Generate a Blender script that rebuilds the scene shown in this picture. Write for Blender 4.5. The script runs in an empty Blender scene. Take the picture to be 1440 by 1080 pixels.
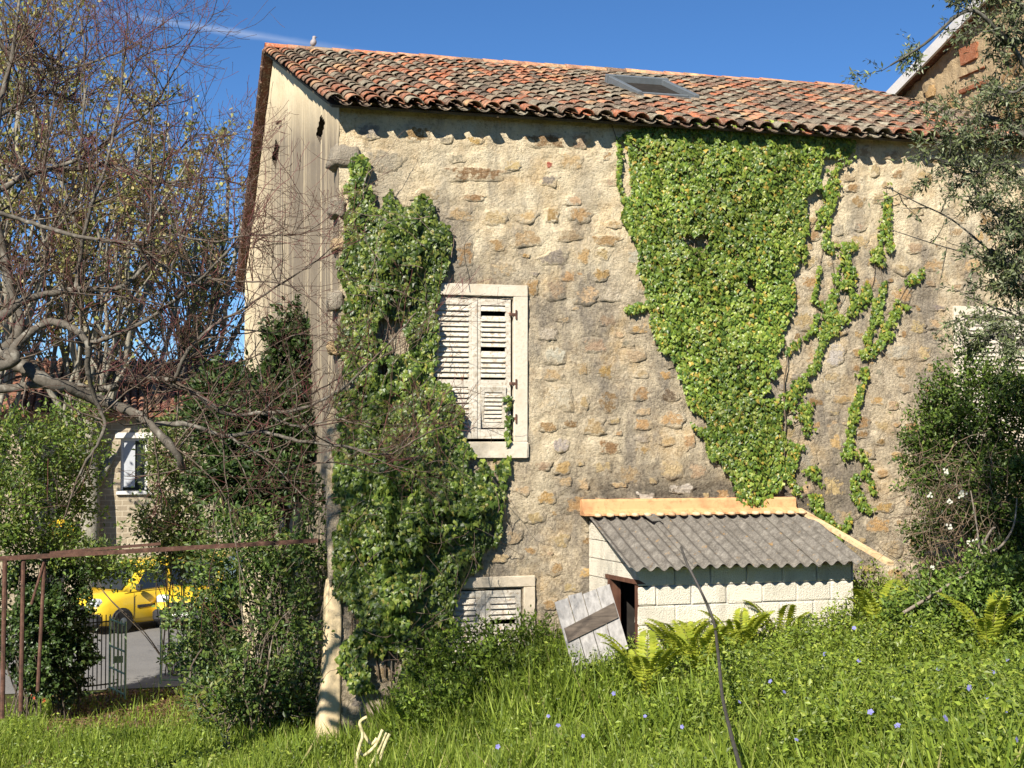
import bpy, math, random
import numpy as np
from mathutils import Vector
random.seed(7); RNG = np.random.default_rng(11)
SC = bpy.context.scene; COL = SC.collection
R = math.radians
# ---------------------------------------------------------------- camera
FPX, YAW, PITCH = 2000.0, R(15), math.atan(75 / 2000)
CAM = np.array((-2.6, -18.46, 2.9))
cam = bpy.data.objects.new('camera', bpy.data.cameras.new('camera')); COL.objects.link(cam)
cam.location = CAM; cam.rotation_euler = (math.pi / 2 + PITCH, 0, -YAW)
cam.data.sensor_width = 36; cam.data.lens = 36 * FPX / 1440; cam.data.clip_end = 3000; cam.data.clip_start = .1
SC.camera = cam
# ---------------------------------------------------------------- sky, sun, exposure
SUN_AZ, SUN_EL = R(38), R(35)          # azimuth left of the front wall's normal
sd = np.array((-math.sin(SUN_AZ) * math.cos(SUN_EL), -math.cos(SUN_AZ) * math.cos(SUN_EL), math.sin(SUN_EL)))
w = bpy.data.worlds.new('World'); SC.world = w; w.use_nodes = True
wn, wl = w.node_tree.nodes, w.node_tree.links
sky = wn.new('ShaderNodeTexSky'); sky.sky_type = 'NISHITA'; sky.sun_disc = False
sky.sun_elevation = SUN_EL; sky.sun_rotation = math.pi + SUN_AZ
sky.air_density = 0.8; sky.dust_density = 0.0; sky.ozone_density = 5.0; sky.altitude = 2500
hs = wn.new('ShaderNodeHueSaturation'); hs.inputs['Saturation'].default_value = 1.12
wl.new(sky.outputs[0], hs.inputs['Color'])
bg = wn['Background']; bg.inputs[1].default_value = 0.074
sun = bpy.data.objects.new('sun', bpy.data.lights.new('sun', 'SUN')); COL.objects.link(sun)
sun.data.energy = 5.0; sun.data.angle = R(.53); sun.data.color = (1, .93, .81)
sun.rotation_euler = Vector(sd).to_track_quat('Z', 'Y').to_euler(); sun.location = (-20, -25, 30)
SC.view_settings.view_transform = 'Standard'; SC.view_settings.look = 'None'
SC.view_settings.exposure = 0.95; SC.view_settings.gamma = 1; SC.view_settings.use_curve_mapping = False
SC.cycles.max_bounces = 6; SC.cycles.transparent_max_bounces = 8

# pixel (of the 1440x1080 photograph) to a point of the place
fw = np.array((math.sin(YAW) * math.cos(PITCH), math.cos(YAW) * math.cos(PITCH), math.sin(PITCH)))
rt = np.array((math.cos(YAW), -math.sin(YAW), 0.)); up = np.cross(rt, fw)
def ray(x, y): return fw + rt * (x - 720) / FPX + up * (540 - y) / FPX
def onY(x, y, Y=0.): d = ray(x, y); return CAM + d * (Y - CAM[1]) / d[1]
def onX(x, y, X=0.): d = ray(x, y); return CAM + d * (X - CAM[0]) / d[0]
def onZ(x, y, Z=0.): d = ray(x, y); return CAM + d * (Z - CAM[2]) / d[2]
def atD(x, y, D): return CAM + ray(x, y) * D
def project(P):
    v = P - CAM; d = v @ fw
    return 720 + FPX * (v @ rt) / d, 540 - FPX * (v @ up) / d, d
# the vapour trail: a thin bright streak of the sky itself
d1, d2 = ray(140, 16), ray(500, 72)
d1 /= np.linalg.norm(d1); d2 /= np.linalg.norm(d2)
tn = np.cross(d1, d2); tn /= np.linalg.norm(tn); tm = (d1 + d2) / 2; tm /= np.linalg.norm(tm); td = np.cross(tn, tm)
def wmath(op, a, b=None, c=None):
    n = wn.new('ShaderNodeMath'); n.operation = op
    for i, v in enumerate((a, b, c)):
        if v is None: continue
        if isinstance(v, (int, float)): n.inputs[i].default_value = v
        else: wl.new(v, n.inputs[i])
    return n.outputs[0]
tc = wn.new('ShaderNodeTexCoord')
def wdot(v):
    n = wn.new('ShaderNodeVectorMath'); n.operation = 'DOT_PRODUCT'
    wl.new(tc.outputs['Generated'], n.inputs[0]); n.inputs[1].default_value = tuple(v); return n.outputs['Value']
nz = wn.new('ShaderNodeTexNoise'); nz.inputs['Scale'].default_value = 90; wl.new(tc.outputs['Generated'], nz.inputs['Vector'])
across = wmath('MULTIPLY_ADD', nz.outputs[0], .0022, wmath('ABSOLUTE', wdot(tn)))
core = wmath('SUBTRACT', 1, wmath('SMOOTH_MIN', wmath('MULTIPLY', across, 1 / .0045), 1, .2))
along = wmath('SUBTRACT', 1, wmath('MINIMUM', wmath('MULTIPLY', wmath('ABSOLUTE', wdot(td)), 1 / .12), 1))
trail = wmath('MULTIPLY', wmath('MULTIPLY', wmath('MAXIMUM', core, 0), along), wmath('GREATER_THAN', wdot(tm), .9))
mx = wn.new('ShaderNodeMix'); mx.data_type = 'RGBA'; mx.inputs['B'].default_value = (9, 9, 9, 1)
wl.new(wmath('MULTIPLY', trail, .28), mx.inputs['Factor']); wl.new(hs.outputs[0], mx.inputs['A'])
wl.new(mx.outputs['Result'], bg.inputs[0])

# ---------------------------------------------------------------- numpy noise
def vnoise(x, y, z=None, seed=0):
    x = np.asarray(x, float); y = np.asarray(y, float); z = np.zeros_like(x) if z is None else np.asarray(z, float)
    xi, yi, zi = np.floor(x), np.floor(y), np.floor(z)
    fx, fy, fz = x - xi, y - yi, z - zi
    fx, fy, fz = (f * f * (3 - 2 * f) for f in (fx, fy, fz))
    def h(a, b, c):
        v = np.sin(a * 127.1 + b * 311.7 + c * 74.7 + seed * 19.19) * 43758.5453
        return v - np.floor(v)
    def l(a, b, t): return a + (b - a) * t
    return l(l(l(h(xi, yi, zi), h(xi + 1, yi, zi), fx), l(h(xi, yi + 1, zi), h(xi + 1, yi + 1, zi), fx), fy),
             l(l(h(xi, yi, zi + 1), h(xi + 1, yi, zi + 1), fx), l(h(xi, yi + 1, zi + 1), h(xi + 1, yi + 1, zi + 1), fx), fy), fz)
def fbm(x, y, z=None, o=4, seed=0):
    s = 0; a = .5; t = 0
    for i in range(o):
        s = s + a * vnoise(x, y, z, seed + i * 7); t += a; a *= .5
        x = np.asarray(x) * 2.03 + 3.1; y = np.asarray(y) * 2.03 + 1.7
        z = None if z is None else np.asarray(z) * 2.03
    return s / t
def sstep(a, b, x): t = np.clip((x - a) / (b - a), 0, 1); return t * t * (3 - 2 * t)

# ---------------------------------------------------------------- scene helpers
WPOS = {}
def mk_mesh(name, V, Fs, col=None, smooth=False):
    V = np.asarray(V, np.float32); me = bpy.data.meshes.new(name)
    if not isinstance(Fs, (list, tuple)) or (len(Fs) and not isinstance(Fs[0], np.ndarray)):
        Fs = list(Fs); by = {}
        for f in Fs: by.setdefault(len(f), []).append(f)
        Fs = [np.array(v, np.int32) for v in by.values()]
    Fs = [f for f in Fs if len(f)]
    lt = np.concatenate([f.ravel() for f in Fs]).astype(np.int32)
    ks = np.concatenate([np.full(len(f), f.shape[1], np.int32) for f in Fs])
    me.vertices.add(len(V)); me.vertices.foreach_set('co', V.ravel())
    me.loops.add(len(lt)); me.loops.foreach_set('vertex_index', lt)
    me.polygons.add(len(ks)); st = np.zeros(len(ks), np.int32); st[1:] = np.cumsum(ks)[:-1]
    me.polygons.foreach_set('loop_start', st)
    try: me.polygons.foreach_set('loop_total', ks)
    except Exception: pass
    me.polygons.foreach_set('use_smooth', np.full(len(ks), bool(smooth)))
    if col is not None:
        a = me.color_attributes.new('col', 'FLOAT_COLOR', 'POINT')
        col = np.asarray(col); c = np.ones((len(V), 4), np.float32); c[:, :col.shape[-1]] = col; a.data.foreach_set('color', c.ravel())
    me.update(calc_edges=True); me.validate()
    return me
def obj(name, me, mat=None, parent=None, origin=None):
    """origin: where the mesh's own (0,0,0) stands in the place"""
    o = bpy.data.objects.new(name, me); COL.objects.link(o)
    if mat is not None and not me.materials: me.materials.append(mat)
    p = np.zeros(3) if origin is None else np.array(origin, float)
    WPOS[o] = p
    if parent is not None: o.parent = parent; o.location = p - WPOS[parent]
    else: o.location = p
    return o
def part(name, V, F, mat, parent=None, col=None, smooth=False, origin=None):
    V = np.asarray(V, float)
    if origin is not None: V = V - np.array(origin)
    return obj(name, mk_mesh(name, V, F, col, smooth), mat, parent, origin)
def tag(o, label=None, cat=None, group=None, kind=None):
    for k, v in (('label', label), ('category', cat), ('group', group), ('kind', kind)):
        if v: o[k] = v
    return o
def thing(name, loc, label, cat, group=None):
    o = bpy.data.objects.new(name, None); COL.objects.link(o); o.location = loc; WPOS[o] = np.array(loc, float)
    o.empty_display_size = .2
    return tag(o, label, cat, group)
class MB:
    def __init__(s): s.V = []; s.F = []; s.C = []; s.n = 0
    def add(s, V, F, col=None):
        V = np.asarray(V, float); s.V.append(V)
        for f in F: s.F.append(tuple(int(i) + s.n for i in f))
        s.C.append(np.tile(np.array(col if col is not None else (.5, .5, .5), float), (len(V), 1)) if col is None or np.ndim(col) == 1 else col)
        s.n += len(V); return s
    def box(s, a, b, col=None, M=None):
        (x0, y0, z0), (x1, y1, z1) = a, b
        V = np.array([(x, y, z) for z in (z0, z1) for y in (y0, y1) for x in (x0, x1)], float)
        if M is not None: V = M(V)
        return s.add(V, [(0, 2, 3, 1), (4, 5, 7, 6), (0, 1, 5, 4), (2, 6, 7, 3), (0, 4, 6, 2), (1, 3, 7, 5)], col)
    def bbox(s, a, b, ch=.01, col=None, M=None, jit=0):
        """box with chamfered edges"""
        a = np.array(a, float); b = np.array(b, float); c = (a + b) / 2; h = (b - a) / 2; ch = min(ch, *(h * .8))
        V = []; idx = {}
        for sx in (-1, 1):
            for sy in (-1, 1):
                for sz in (-1, 1):
                    for ax in range(3):
                        p = np.array((sx, sy, sz)) * h - np.array((sx, sy, sz)) * ch
                        p[ax] = (sx, sy, sz)[ax] * h[ax]
                        idx[(sx, sy, sz, ax)] = len(V); V.append(c + p)
        F = []
        for ax in range(3):
            o1, o2 = [(1, 2), (0, 2), (0, 1)][ax]
            for sg in (-1, 1):
                q = []
                for u, v in ((-1, -1), (1, -1), (1, 1), (-1, 1)):
                    k = [0, 0, 0]; k[ax] = sg; k[o1] = u; k[o2] = v; q.append(idx[(*k, ax)])
                F.append(q if (sg > 0) ^ (ax == 1) else q[::-1])
        for ax in range(3):
            o1, o2 = [(1, 2), (0, 2), (0, 1)][ax]
            for u in (-1, 1):
                for v in (-1, 1):
                    def kk(sg, a2):
                        k = [0, 0, 0]; k[ax] = sg; k[o1] = u; k[o2] = v; return idx[(*k, a2)]
                    F.append([kk(-1, o1), kk(1, o1), kk(1, o2), kk(-1, o2)])
        for sx in (-1, 1):
            for sy in (-1, 1):
                for sz in (-1, 1): F.append([idx[(sx, sy, sz, i)] for i in range(3)])
        V = np.array(V)
        if jit: V = V + RNG.normal(0, jit, V.shape)
        if M is not None: V = M(V)
        return s.add(V, F, col)
    def tube(s, path, rad, sides=6, col=None, cap=True):
        P = np.asarray(path, float); n = len(P); rad = np.full(n, rad) if np.isscalar(rad) else np.asarray(rad, float)
        T = np.gradient(P, axis=0); T /= np.linalg.norm(T, axis=1)[:, None] + 1e-9
        m = np.abs(T.mean(0)); ref = np.eye(3)[int(np.argmin(m))]
        A = np.cross(T, ref); A /= np.linalg.norm(A, axis=1)[:, None] + 1e-9; B = np.cross(T, A)
        th = np.arange(sides) * 2 * math.pi / sides
        V = (P[:, None] + rad[:, None, None] * (A[:, None] * np.cos(th)[None, :, None] + B[:, None] * np.sin(th)[None, :, None])).reshape(-1, 3)
        F = [(i * sides + k, i * sides + (k + 1) % sides, (i + 1) * sides + (k + 1) % sides, (i + 1) * sides + k) for i in range(n - 1) for k in range(sides)]
        if cap: F += [tuple(range(sides))[::-1], tuple((n - 1) * sides + k for k in range(sides))]
        if col is not None and np.ndim(col) == 2 and len(col) == n: col = np.repeat(np.asarray(col, float), sides, 0)
        return s.add(V, F, col)
    def lathe(s, prof, n=12, col=None, M=None):
        V = [(r * math.cos(2 * math.pi * k / n), r * math.sin(2 * math.pi * k / n), z) for r, z in prof for k in range(n)]
        F = [(i * n + k, i * n + (k + 1) % n, (i + 1) * n + (k + 1) % n, (i + 1) * n + k) for i in range(len(prof) - 1) for k in range(n)]
        F += [tuple(range(n))[::-1], tuple((len(prof) - 1) * n + k for k in range(n))]
        V = np.array(V, float)
        if M is not None: V = M(V)
        return s.add(V, F, col)
    def arrays(s): return np.concatenate(s.V), s.F, np.concatenate(s.C)
    def part(s, name, mat, parent=None, smooth=False, origin=None):
        V, F, C = s.arrays(); return part(name, V, F, mat, parent, C, smooth, origin)
    def mesh(s, name, smooth=False):
        V, F, C = s.arrays(); return mk_mesh(name, V, F, C, smooth)
def copy_tree(o, parent=None):
    c = o.copy(); COL.objects.link(c); WPOS[c] = WPOS[o].copy()
    if parent is not None: c.parent = parent
    for ch in list(o.children): copy_tree(ch, c)
    return c
def rotM(axis, ang, c=(0, 0, 0)):
    a = np.array(axis, float); a /= np.linalg.norm(a); c = np.array(c, float)
    K = np.array([[0, -a[2], a[1]], [a[2], 0, -a[0]], [-a[1], a[0], 0]])
    Q = np.eye(3) + math.sin(ang) * K + (1 - math.cos(ang)) * K @ K
    return lambda V: (np.asarray(V) - c) @ Q.T + c

# ---------------------------------------------------------------- materials
class NT:
    def __init__(s, name, rough=.9, spec=.2):
        s.m = bpy.data.materials.new(name); s.m.use_nodes = True; s.t = s.m.node_tree; s.b = s.t.nodes['Principled BSDF']
        s.b.inputs['Roughness'].default_value = rough; s.b.inputs['Specular IOR Level'].default_value = spec
        s._tc = None
    def n(s, kind, **kw):
        k = s.t.nodes.new('ShaderNode' + kind)
        for a, v in kw.items(): setattr(k, a, v)
        return k
    def link(s, a, b): s.t.links.new(a, b)
    def put(s, inp, v):
        if hasattr(v, 'is_output'): s.link(v, inp)
        else:
            if isinstance(v, (tuple, list)) and inp.type == 'RGBA' and len(v) == 3: v = (*v, 1)
            inp.default_value = v
    def geo(s):
        if s._tc is None: s._tc = s.n('NewGeometry').outputs['Position']
        return s._tc
    def objc(s): return s.n('TexCoord').outputs['Object']
    def attr(s, name='col'): return s.n('Attribute', attribute_name=name).outputs['Color']
    def mapv(s, vec, scale=(1, 1, 1), loc=(0, 0, 0)):
        k = s.n('Mapping'); s.link(vec, k.inputs['Vector']); k.inputs['Scale'].default_value = scale; k.inputs['Location'].default_value = loc; return k.outputs[0]
    def noise(s, scale, detail=4, rough=.55, vec=None, dist=0):
        k = s.n('TexNoise'); s.link(vec if vec is not None else s.geo(), k.inputs['Vector'])
        k.inputs['Scale'].default_value = scale; k.inputs['Detail'].default_value = detail; k.inputs['Roughness'].default_value = rough; k.inputs['Distortion'].default_value = dist
        return k.outputs[0]
    def vor(s, scale, vec=None, feature='F1', out='Distance'):
        k = s.n('TexVoronoi', feature=feature); s.link(vec if vec is not None else s.geo(), k.inputs['Vector']); k.inputs['Scale'].default_value = scale; return k.outputs[out]
    def ramp(s, fac, stops):
        k = s.n('ValToRGB'); s.put(k.inputs[0], fac); e = k.color_ramp.elements
        while len(e) < len(stops): e.new(.5)
        for el, (p, c) in zip(e, stops):
            el.position = p; el.color = (*c, 1) if isinstance(c, (tuple, list)) else (c, c, c, 1)
        return k.outputs[0]
    def rng(s, v, a, b, c=0., d=1.):
        k = s.n('MapRange'); s.put(k.inputs[0], v)
        for i, x in enumerate((a, b, c, d)): k.inputs[i + 1].default_value = x
        return k.outputs[0]
    def math(s, op, a, b=None):
        k = s.n('Math', operation=op); s.put(k.inputs[0], a)
        if b is not None: s.put(k.inputs[1], b)
        return k.outputs[0]
    def mix(s, f, a, b, mode='MIX'):
        k = s.n('Mix', data_type='RGBA', blend_type=mode); s.put(k.inputs['Factor'], f); s.put(k.inputs['A'], a); s.put(k.inputs['B'], b); return k.outputs['Result']
    def sep(s, vec):
        k = s.n('SeparateXYZ'); s.link(vec, k.inputs[0]); return k.outputs
    def bump(s, h, strength=.5, dist=.01):
        k = s.n('Bump'); s.link(h, k.inputs['Height']); k.inputs['Strength'].default_value = strength; k.inputs['Distance'].default_value = dist
        s.link(k.outputs[0], s.b.inputs['Normal']); return s
    def base(s, c): s.put(s.b.inputs['Base Color'], c); return s
    def leaf(s, trans=.35, tint=(1.25, 1.3, .6)):
        tr = s.n('BsdfTranslucent'); c = s.b.inputs['Base Color'].links[0].from_socket
        s.link(s.mix(1.0, c, tint, 'MULTIPLY'), tr.inputs[0])
        m = s.n('MixShader'); m.inputs[0].default_value = trans
        s.link(s.b.outputs[0], m.inputs[1]); s.link(tr.outputs[0], m.inputs[2]); s.link(m.outputs[0], s.t.nodes['Material Output'].inputs[0]); return s
def leafmat(name, rough=.45, spec=.35, trans=.3):
    k = NT(name, rough, spec); k.base(k.attr()); k.leaf(trans); return k.m
def flat(name, c, rough=.8, spec=.2, var=.25, scale=8, bump=0, metal=0):
    k = NT(name, rough, spec); n = k.noise(scale, 5)
    k.base(k.mix(k.rng(n, .3, .7), tuple(x * (1 - var) for x in c), tuple(min(1, x * (1 + var)) for x in c)))
    k.b.inputs['Metallic'].default_value = metal
    if bump: k.bump(n, .6, bump)
    return k.m

def mortar_colour(k):
    P = k.geo(); x, y, z = k.sep(P)
    big = k.noise(.55, 4, .6); mid = k.noise(2.6, 5, .65); fine = k.noise(26, 4, .7)
    streak = k.noise(3, 4, .6, k.mapv(P, (1.5, 1, .18)))
    cream = k.ramp(mid, [(.25, (.42, .32, .195)), (.5, (.62, .52, .35)), (.75, (.74, .66, .49))])
    grey = k.ramp(mid, [(.25, (.15, .125, .095)), (.52, (.36, .30, .215)), (.78, (.60, .52, .39))])
    # weathered lower two thirds, creamier render kept under the eaves
    f = k.math('ADD', k.rng(z, 6.3, 3.6, 0, .75), k.rng(big, .35, .65, -.32, .42))
    f = k.math('ADD', f, k.rng(streak, .5, .72, 0, .30))
    c = k.mix(k.rng(f, .25, .85), cream, grey)
    och = k.rng(k.noise(1.7, 5, .6, k.mapv(P, (1, 1, 1), (7, 3, 1))), .52, .68, 0, .65)
    c = k.mix(och, c, (.50, .34, .16))
    # black grime trapped above the shed's flashing
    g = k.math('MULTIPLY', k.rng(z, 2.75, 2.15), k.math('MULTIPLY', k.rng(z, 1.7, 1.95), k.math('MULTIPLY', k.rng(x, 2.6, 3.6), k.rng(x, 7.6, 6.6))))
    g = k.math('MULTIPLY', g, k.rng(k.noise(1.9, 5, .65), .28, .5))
    dark = k.rng(k.noise(1.3, 5, .7, k.mapv(P, (1.25, 1, .45), (3, 1, 5))), .47, .62, 0, .95)
    dark = k.math('MULTIPLY', dark, k.rng(z, 7.1, 5.8))
    dk2 = k.math('MULTIPLY', k.rng(k.noise(2.1, 4, .65, k.mapv(P, (1.6, 1, .16), (11, 2, 3))), .54, .68, 0, .75), k.rng(big, .38, .6))
    dark = k.math('MAXIMUM', dark, dk2)
    c = k.mix(k.rng(fine, .42, .72, .0, .6), c, (.72, .60, .42)); c = k.mix(k.rng(fine, .46, .24, 0, .75), c, (.16, .12, .08)); c = k.mix(k.rng(k.noise(7, 4, .7), .44, .3, 0, .55), c, (.26, .19, .12))
    c = k.mix(k.math('MULTIPLY', dark, .85), c, k.mix(k.rng(fine, .3, .7), (.11, .095, .08), (.27, .235, .19)))
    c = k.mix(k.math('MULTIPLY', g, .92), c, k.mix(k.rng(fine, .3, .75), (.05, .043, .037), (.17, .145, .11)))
    return c
def mat_mortar():
    k = NT('old_lime_mortar', .95, .1); k.base(mortar_colour(k)); k.bump(k.noise(24, 4, .8), 1, .045); return k.m
def mat_wallstone():
    k = NT('granite_smeared_with_lime', .95, .12); fine = k.noise(30, 4, .7); mid = k.noise(7, 4, .6); at = k.n('Attribute', attribute_name='col'); c = at.outputs['Color']
    c = k.mix(k.rng(mid, .3, .7, 0, .5), c, k.mix(1, c, (.6, .54, .47), 'MULTIPLY'))
    c = k.mix(k.rng(fine, .50, .75, 0, .5), c, (.64, .53, .37)); c = k.mix(k.rng(fine, .45, .22, 0, .75), c, (.12, .09, .06))
    sm = k.math('ADD', k.noise(11, 5, .7), k.rng(at.outputs['Alpha'], 1, 0, 0, .42))
    k.base(k.mix(k.rng(sm, .545, .65), c, mortar_colour(k))); k.bump(k.noise(24, 4, .8), 1, .05); return k.m
def mat_stone():
    k = NT('weathered_granite', .95, .12); P = k.geo(); fine = k.noise(34, 6, .7); mid = k.noise(7, 5, .6)
    c = k.attr(); c = k.mix(k.rng(mid, .3, .7, 0, .5), c, k.mix(1, c, (.55, .5, .45), 'MULTIPLY'))
    c = k.mix(k.rng(fine, .52, .78, 0, .5), c, (.62, .52, .38)); c = k.mix(k.rng(fine, .44, .22, 0, .7), c, (.12, .09, .06))
    k.base(c); k.bump(fine, 1.0, .04); return k.m
def mat_gable():
    k = NT('streaked_cream_render', .93, .1); P = k.geo(); x, y, z = k.sep(P)
    s1 = k.noise(2.2, 6, .65, k.mapv(P, (1, 2.3, .07))); s2 = k.noise(9, 5, .6, k.mapv(P, (1, 2.2, .05))); fine = k.noise(14, 5, .65)
    c = k.ramp(k.noise(.7, 4), [(.3, (.62, .50, .32)), (.7, (.74, .62, .42))])
    f = k.math('MULTIPLY', k.rng(k.math('ADD', s1, k.math('MULTIPLY', s2, .6)), .57, .80), k.rng(y, 11, 5.5, .0, 1))
    f = k.math('MULTIPLY', f, k.rng(k.math('ADD', z, k.math('MULTIPLY', y, -.22)), 7.5, 6.6, .0, 1))
    c = k.mix(k.math('MINIMUM', f, .9), c, (.17, .14, .11))
    c = k.mix(k.rng(fine, .55, .8, 0, .35), c, (.36, .27, .17))
    k.base(c); k.bump(k.math('ADD', fine, s2), .5, .015); return k.m
def mat_tile():
    k = NT('clay_roof_tile', .9, .15); P = k.geo(); oi = k.n('ObjectInfo').outputs['Random']
    c = k.attr(); fine = k.noise(22, 5, .65); mid = k.noise(6, 5, .6)
    c = k.mix(k.rng(mid, .4, .66, 0, .75), c, (.085, .065, .05))
    c = k.mix(k.rng(k.noise(30, 4, .65), .53, .66, 0, .75), c, (.40, .36, .27))
    c = k.mix(k.rng(k.noise(15, 4, .6, k.mapv(P, (1, 1, 1), (4, 9, 2))), .66, .74, 0, .7), c, (.42, .27, .07))
    c = k.mix(1, c, k.ramp(fine, [(.25, .55), (.75, 1.25)]), 'MULTIPLY')
    k.base(c); k.bump(fine, .6, .01); return k.m
def mat_fibre():
    k = NT('weathered_fibre_cement', .95, .1); P = k.geo(); n = k.noise(7, 6, .7); f = k.noise(40, 4, .7)
    c = k.ramp(n, [(.25, (.065, .058, .05)), (.5, (.145, .132, .115)), (.75, (.26, .24, .21))])
    c = k.mix(k.rng(f, 0.5, .75, 0, .5), c, (.38, .35, .30)); c = k.mix(k.rng(f, .45, .25, 0, .6), c, (.05, .045, .04))
    c = k.mix(k.rng(k.noise(9, 4, .6, k.mapv(P, (1, 1, 1), (3, 8, 1))), .63, .72, 0, .55), c, (.40, .22, .05))
    k.base(c); k.bump(f, .8, .012); return k.m
def mat_wood(name, a, b, vec=(1, 1, .06), scale=18, chips=None):
    k = NT(name, .85, .15); P = k.objc(); g = k.noise(scale, 6, .7, k.mapv(P, vec)); d = k.noise(5, 4)
    c = k.mix(k.rng(g, .3, .7), a, b); c = k.mix(k.rng(d, .5, .8, 0, .4), c, tuple(x * .55 for x in a))
    if chips: c = k.mix(k.rng(k.noise(11, 5, .7), .56, .64), c, chips)
    k.base(c); k.bump(g, .6, .006); return k.m
def mat_bark(name='bark'):
    k = NT(name, .92, .12); P = k.geo(); c = k.attr(); n = k.noise(30, 5, .7); l = k.noise(9, 4, .6)
    c = k.mix(k.rng(n, .35, .7, 0, .6), c, k.mix(1, c, (.35, .33, .3), 'MULTIPLY'))
    c = k.mix(k.math('MULTIPLY', k.rng(l, .54, .66, 0, .4), k.rng(k.sep(k.attr('col'))[1], .04, .12)), c, (.42, .40, .34))
    k.base(c); k.bump(n, .8, .008); return k.m
def mat_ground():
    k = NT('garden_soil', .98, .05); n = k.noise(1.3, 6, .65); f = k.noise(18, 5, .7)
    c = k.mix(k.rng(n, .35, .65), (.055, .05, .022), (.07, .10, .025)); c = k.mix(k.rng(f, .5, .75, 0, .6), c, (.17, .11, .06))
    k.base(c); k.bump(f, 1, .03); return k.m
def mat_road():
    k = NT('asphalt', .95, .12); f = k.noise(40, 4, .7); n = k.noise(.8, 5)
    k.base(k.mix(k.rng(f, .3, .7), k.mix(k.rng(n, .3, .7), (.10, .098, .095), (.17, .165, .158)), (.23, .22, .21))); k.bump(f, .4, .01); return k.m
def mat_plain_attr(name, rough=.9, spec=.15, bump=.01, scale=30, dirt=(.2, .16, .11), amt=.35):
    k = NT(name, rough, spec); f = k.noise(scale, 5, .65); n = k.noise(3, 5)
    c = k.mix(k.rng(f, .5, .75, 0, amt), k.attr(), dirt); c = k.mix(k.rng(n, .5, .75, 0, amt), c, dirt)
    k.base(c); k.bump(f, .8, bump); return k.m
def mat_block():
    k = NT('whitewashed_concrete_block', .95, .1); P = k.geo(); x, y, z = k.sep(P); f = k.noise(55, 4, .7); n = k.noise(2.5, 5, .65); st = k.noise(6, 4, .6, k.mapv(P, (1, 1, .22)))
    c = k.mix(k.rng(f, .5, .72, 0, .6), k.attr(), (.40, .35, .27)); c = k.mix(k.rng(n, .52, .75, 0, .35), c, (.40, .35, .26)); c = k.mix(k.rng(st, .56, .74, 0, .4), c, (.34, .30, .23))
    c = k.mix(k.math('MULTIPLY', k.rng(z, .6, .1), k.rng(n, .3, .6, .1, .7)), c, (.21, .20, .12)); k.base(c); k.bump(f, 1, .03); return k.m
def mat_rust():
    k = NT('rusted_iron', .85, .25); n = k.noise(14, 5, .7)
    k.base(k.ramp(n, [(.3, (.045, .026, .02)), (.55, (.11, .055, .038)), (.75, (.20, .115, .085))])); k.bump(n, .5, .004); return k.m
def mat_paintflake():
    k = NT('flaking_shutter_paint', .75, .2); P = k.geo(); n = k.noise(20, 6, .7); s = k.noise(30, 5, .6, k.mapv(P, (.15, 1, 1)))
    c = k.mix(k.rng(s, .35, .7), (.42, .38, .31), (.62, .575, .50)); c = k.mix(k.rng(n, .51, .63), c, (.30, .245, .18))
    c = k.mix(k.rng(k.noise(5, 5, .7), .60, .70, 0, .8), c, (.42, .20, .09)); k.base(c); k.bump(n, .5, .004); return k.m
M = dict(mortar=mat_mortar(), wallstone=mat_wallstone(), stone=mat_stone(), gable=mat_gable(), tile=mat_tile(), fibre=mat_fibre(), bark=mat_bark(), ground=mat_ground(), road=mat_road(),
         rust=mat_rust(), shutter=mat_paintflake(),
         block=mat_block(),
         surround=mat_plain_attr('whitewashed_surround', .9, .1, .008, 20, (.40, .33, .23), .6),
         terracotta=mat_plain_attr('orange_flashing', .85, .2, .012, 14, (.34, .17, .08), .8),
         plainc=mat_plain_attr('mixed_paint', .6, .3, .003, 20, (.1, .09, .08), .2),
         greywood=mat_wood('silvered_planks', (.20, .19, .18), (.42, .40, .38)), darkwood=mat_wood('dark_old_timber', (.05, .04, .032), (.15, .12, .095), (.06, 1, 1)),
         redwood=mat_wood('brown_door_frame', (.07, .03, .02), (.14, .07, .045)),
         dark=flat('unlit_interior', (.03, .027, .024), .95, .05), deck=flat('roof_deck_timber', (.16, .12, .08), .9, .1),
         zinc=flat('grey_coated_metal', (.12, .135, .145), .45, .4, .12, 12), glass=None,
         ivy=leafmat('ivy_leaf', .4, .4, .25), leaf=leafmat('shrub_leaf', .45, .35, .3), grass=leafmat('grass_blade', .55, .25, .4), olive=leafmat('olive_leaf', .5, .35, .15),
         petal=leafmat('petal', .6, .2, .4))
def glassmat():
    k = NT('dark_window_glass', .08, .5); k.base((.02, .025, .03)); return k.m
M['glass'] = glassmat()

# ================================================================ ground, road
def zg(X, Y):
    X = np.asarray(X, float); Y = np.asarray(Y, float)
    b = np.interp(X, (-30, -8, -3, 0, 1.5, 3.5, 7, 10, 20), (-1.75, -1.45, -1.2, -1.08, -.70, -.24, .10, .28, .45))
    fr = b + np.where(Y < 0, -Y, 0) * .05 + np.clip(-Y - 6, 0, 30) * .09
    t = sstep(0, 8, Y); z = fr * (1 - t) + -1.95 * t
    return z + .10 * (fbm(X * .6, Y * .6, seed=3) - .5) * (1 - sstep(6, 9, Y))
def grid(xs, ys, f):
    X, Y = np.meshgrid(xs, ys); V = np.stack([X, Y, f(X, Y)], -1).reshape(-1, 3)
    n, m = len(xs), len(ys); i = (np.arange(m - 1)[:, None] * n + np.arange(n - 1)).ravel()
    return V, np.stack([i, i + 1, i + n + 1, i + n], 1)
xs = np.concatenate([[-900, -300, -100, -50], np.arange(-30, 20, .35), [40, 100, 300, 900]])
ys = np.concatenate([[-300, -100, -50], np.arange(-24, 14, .35), [20, 28, 60, 150, 400, 1500]])
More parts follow.
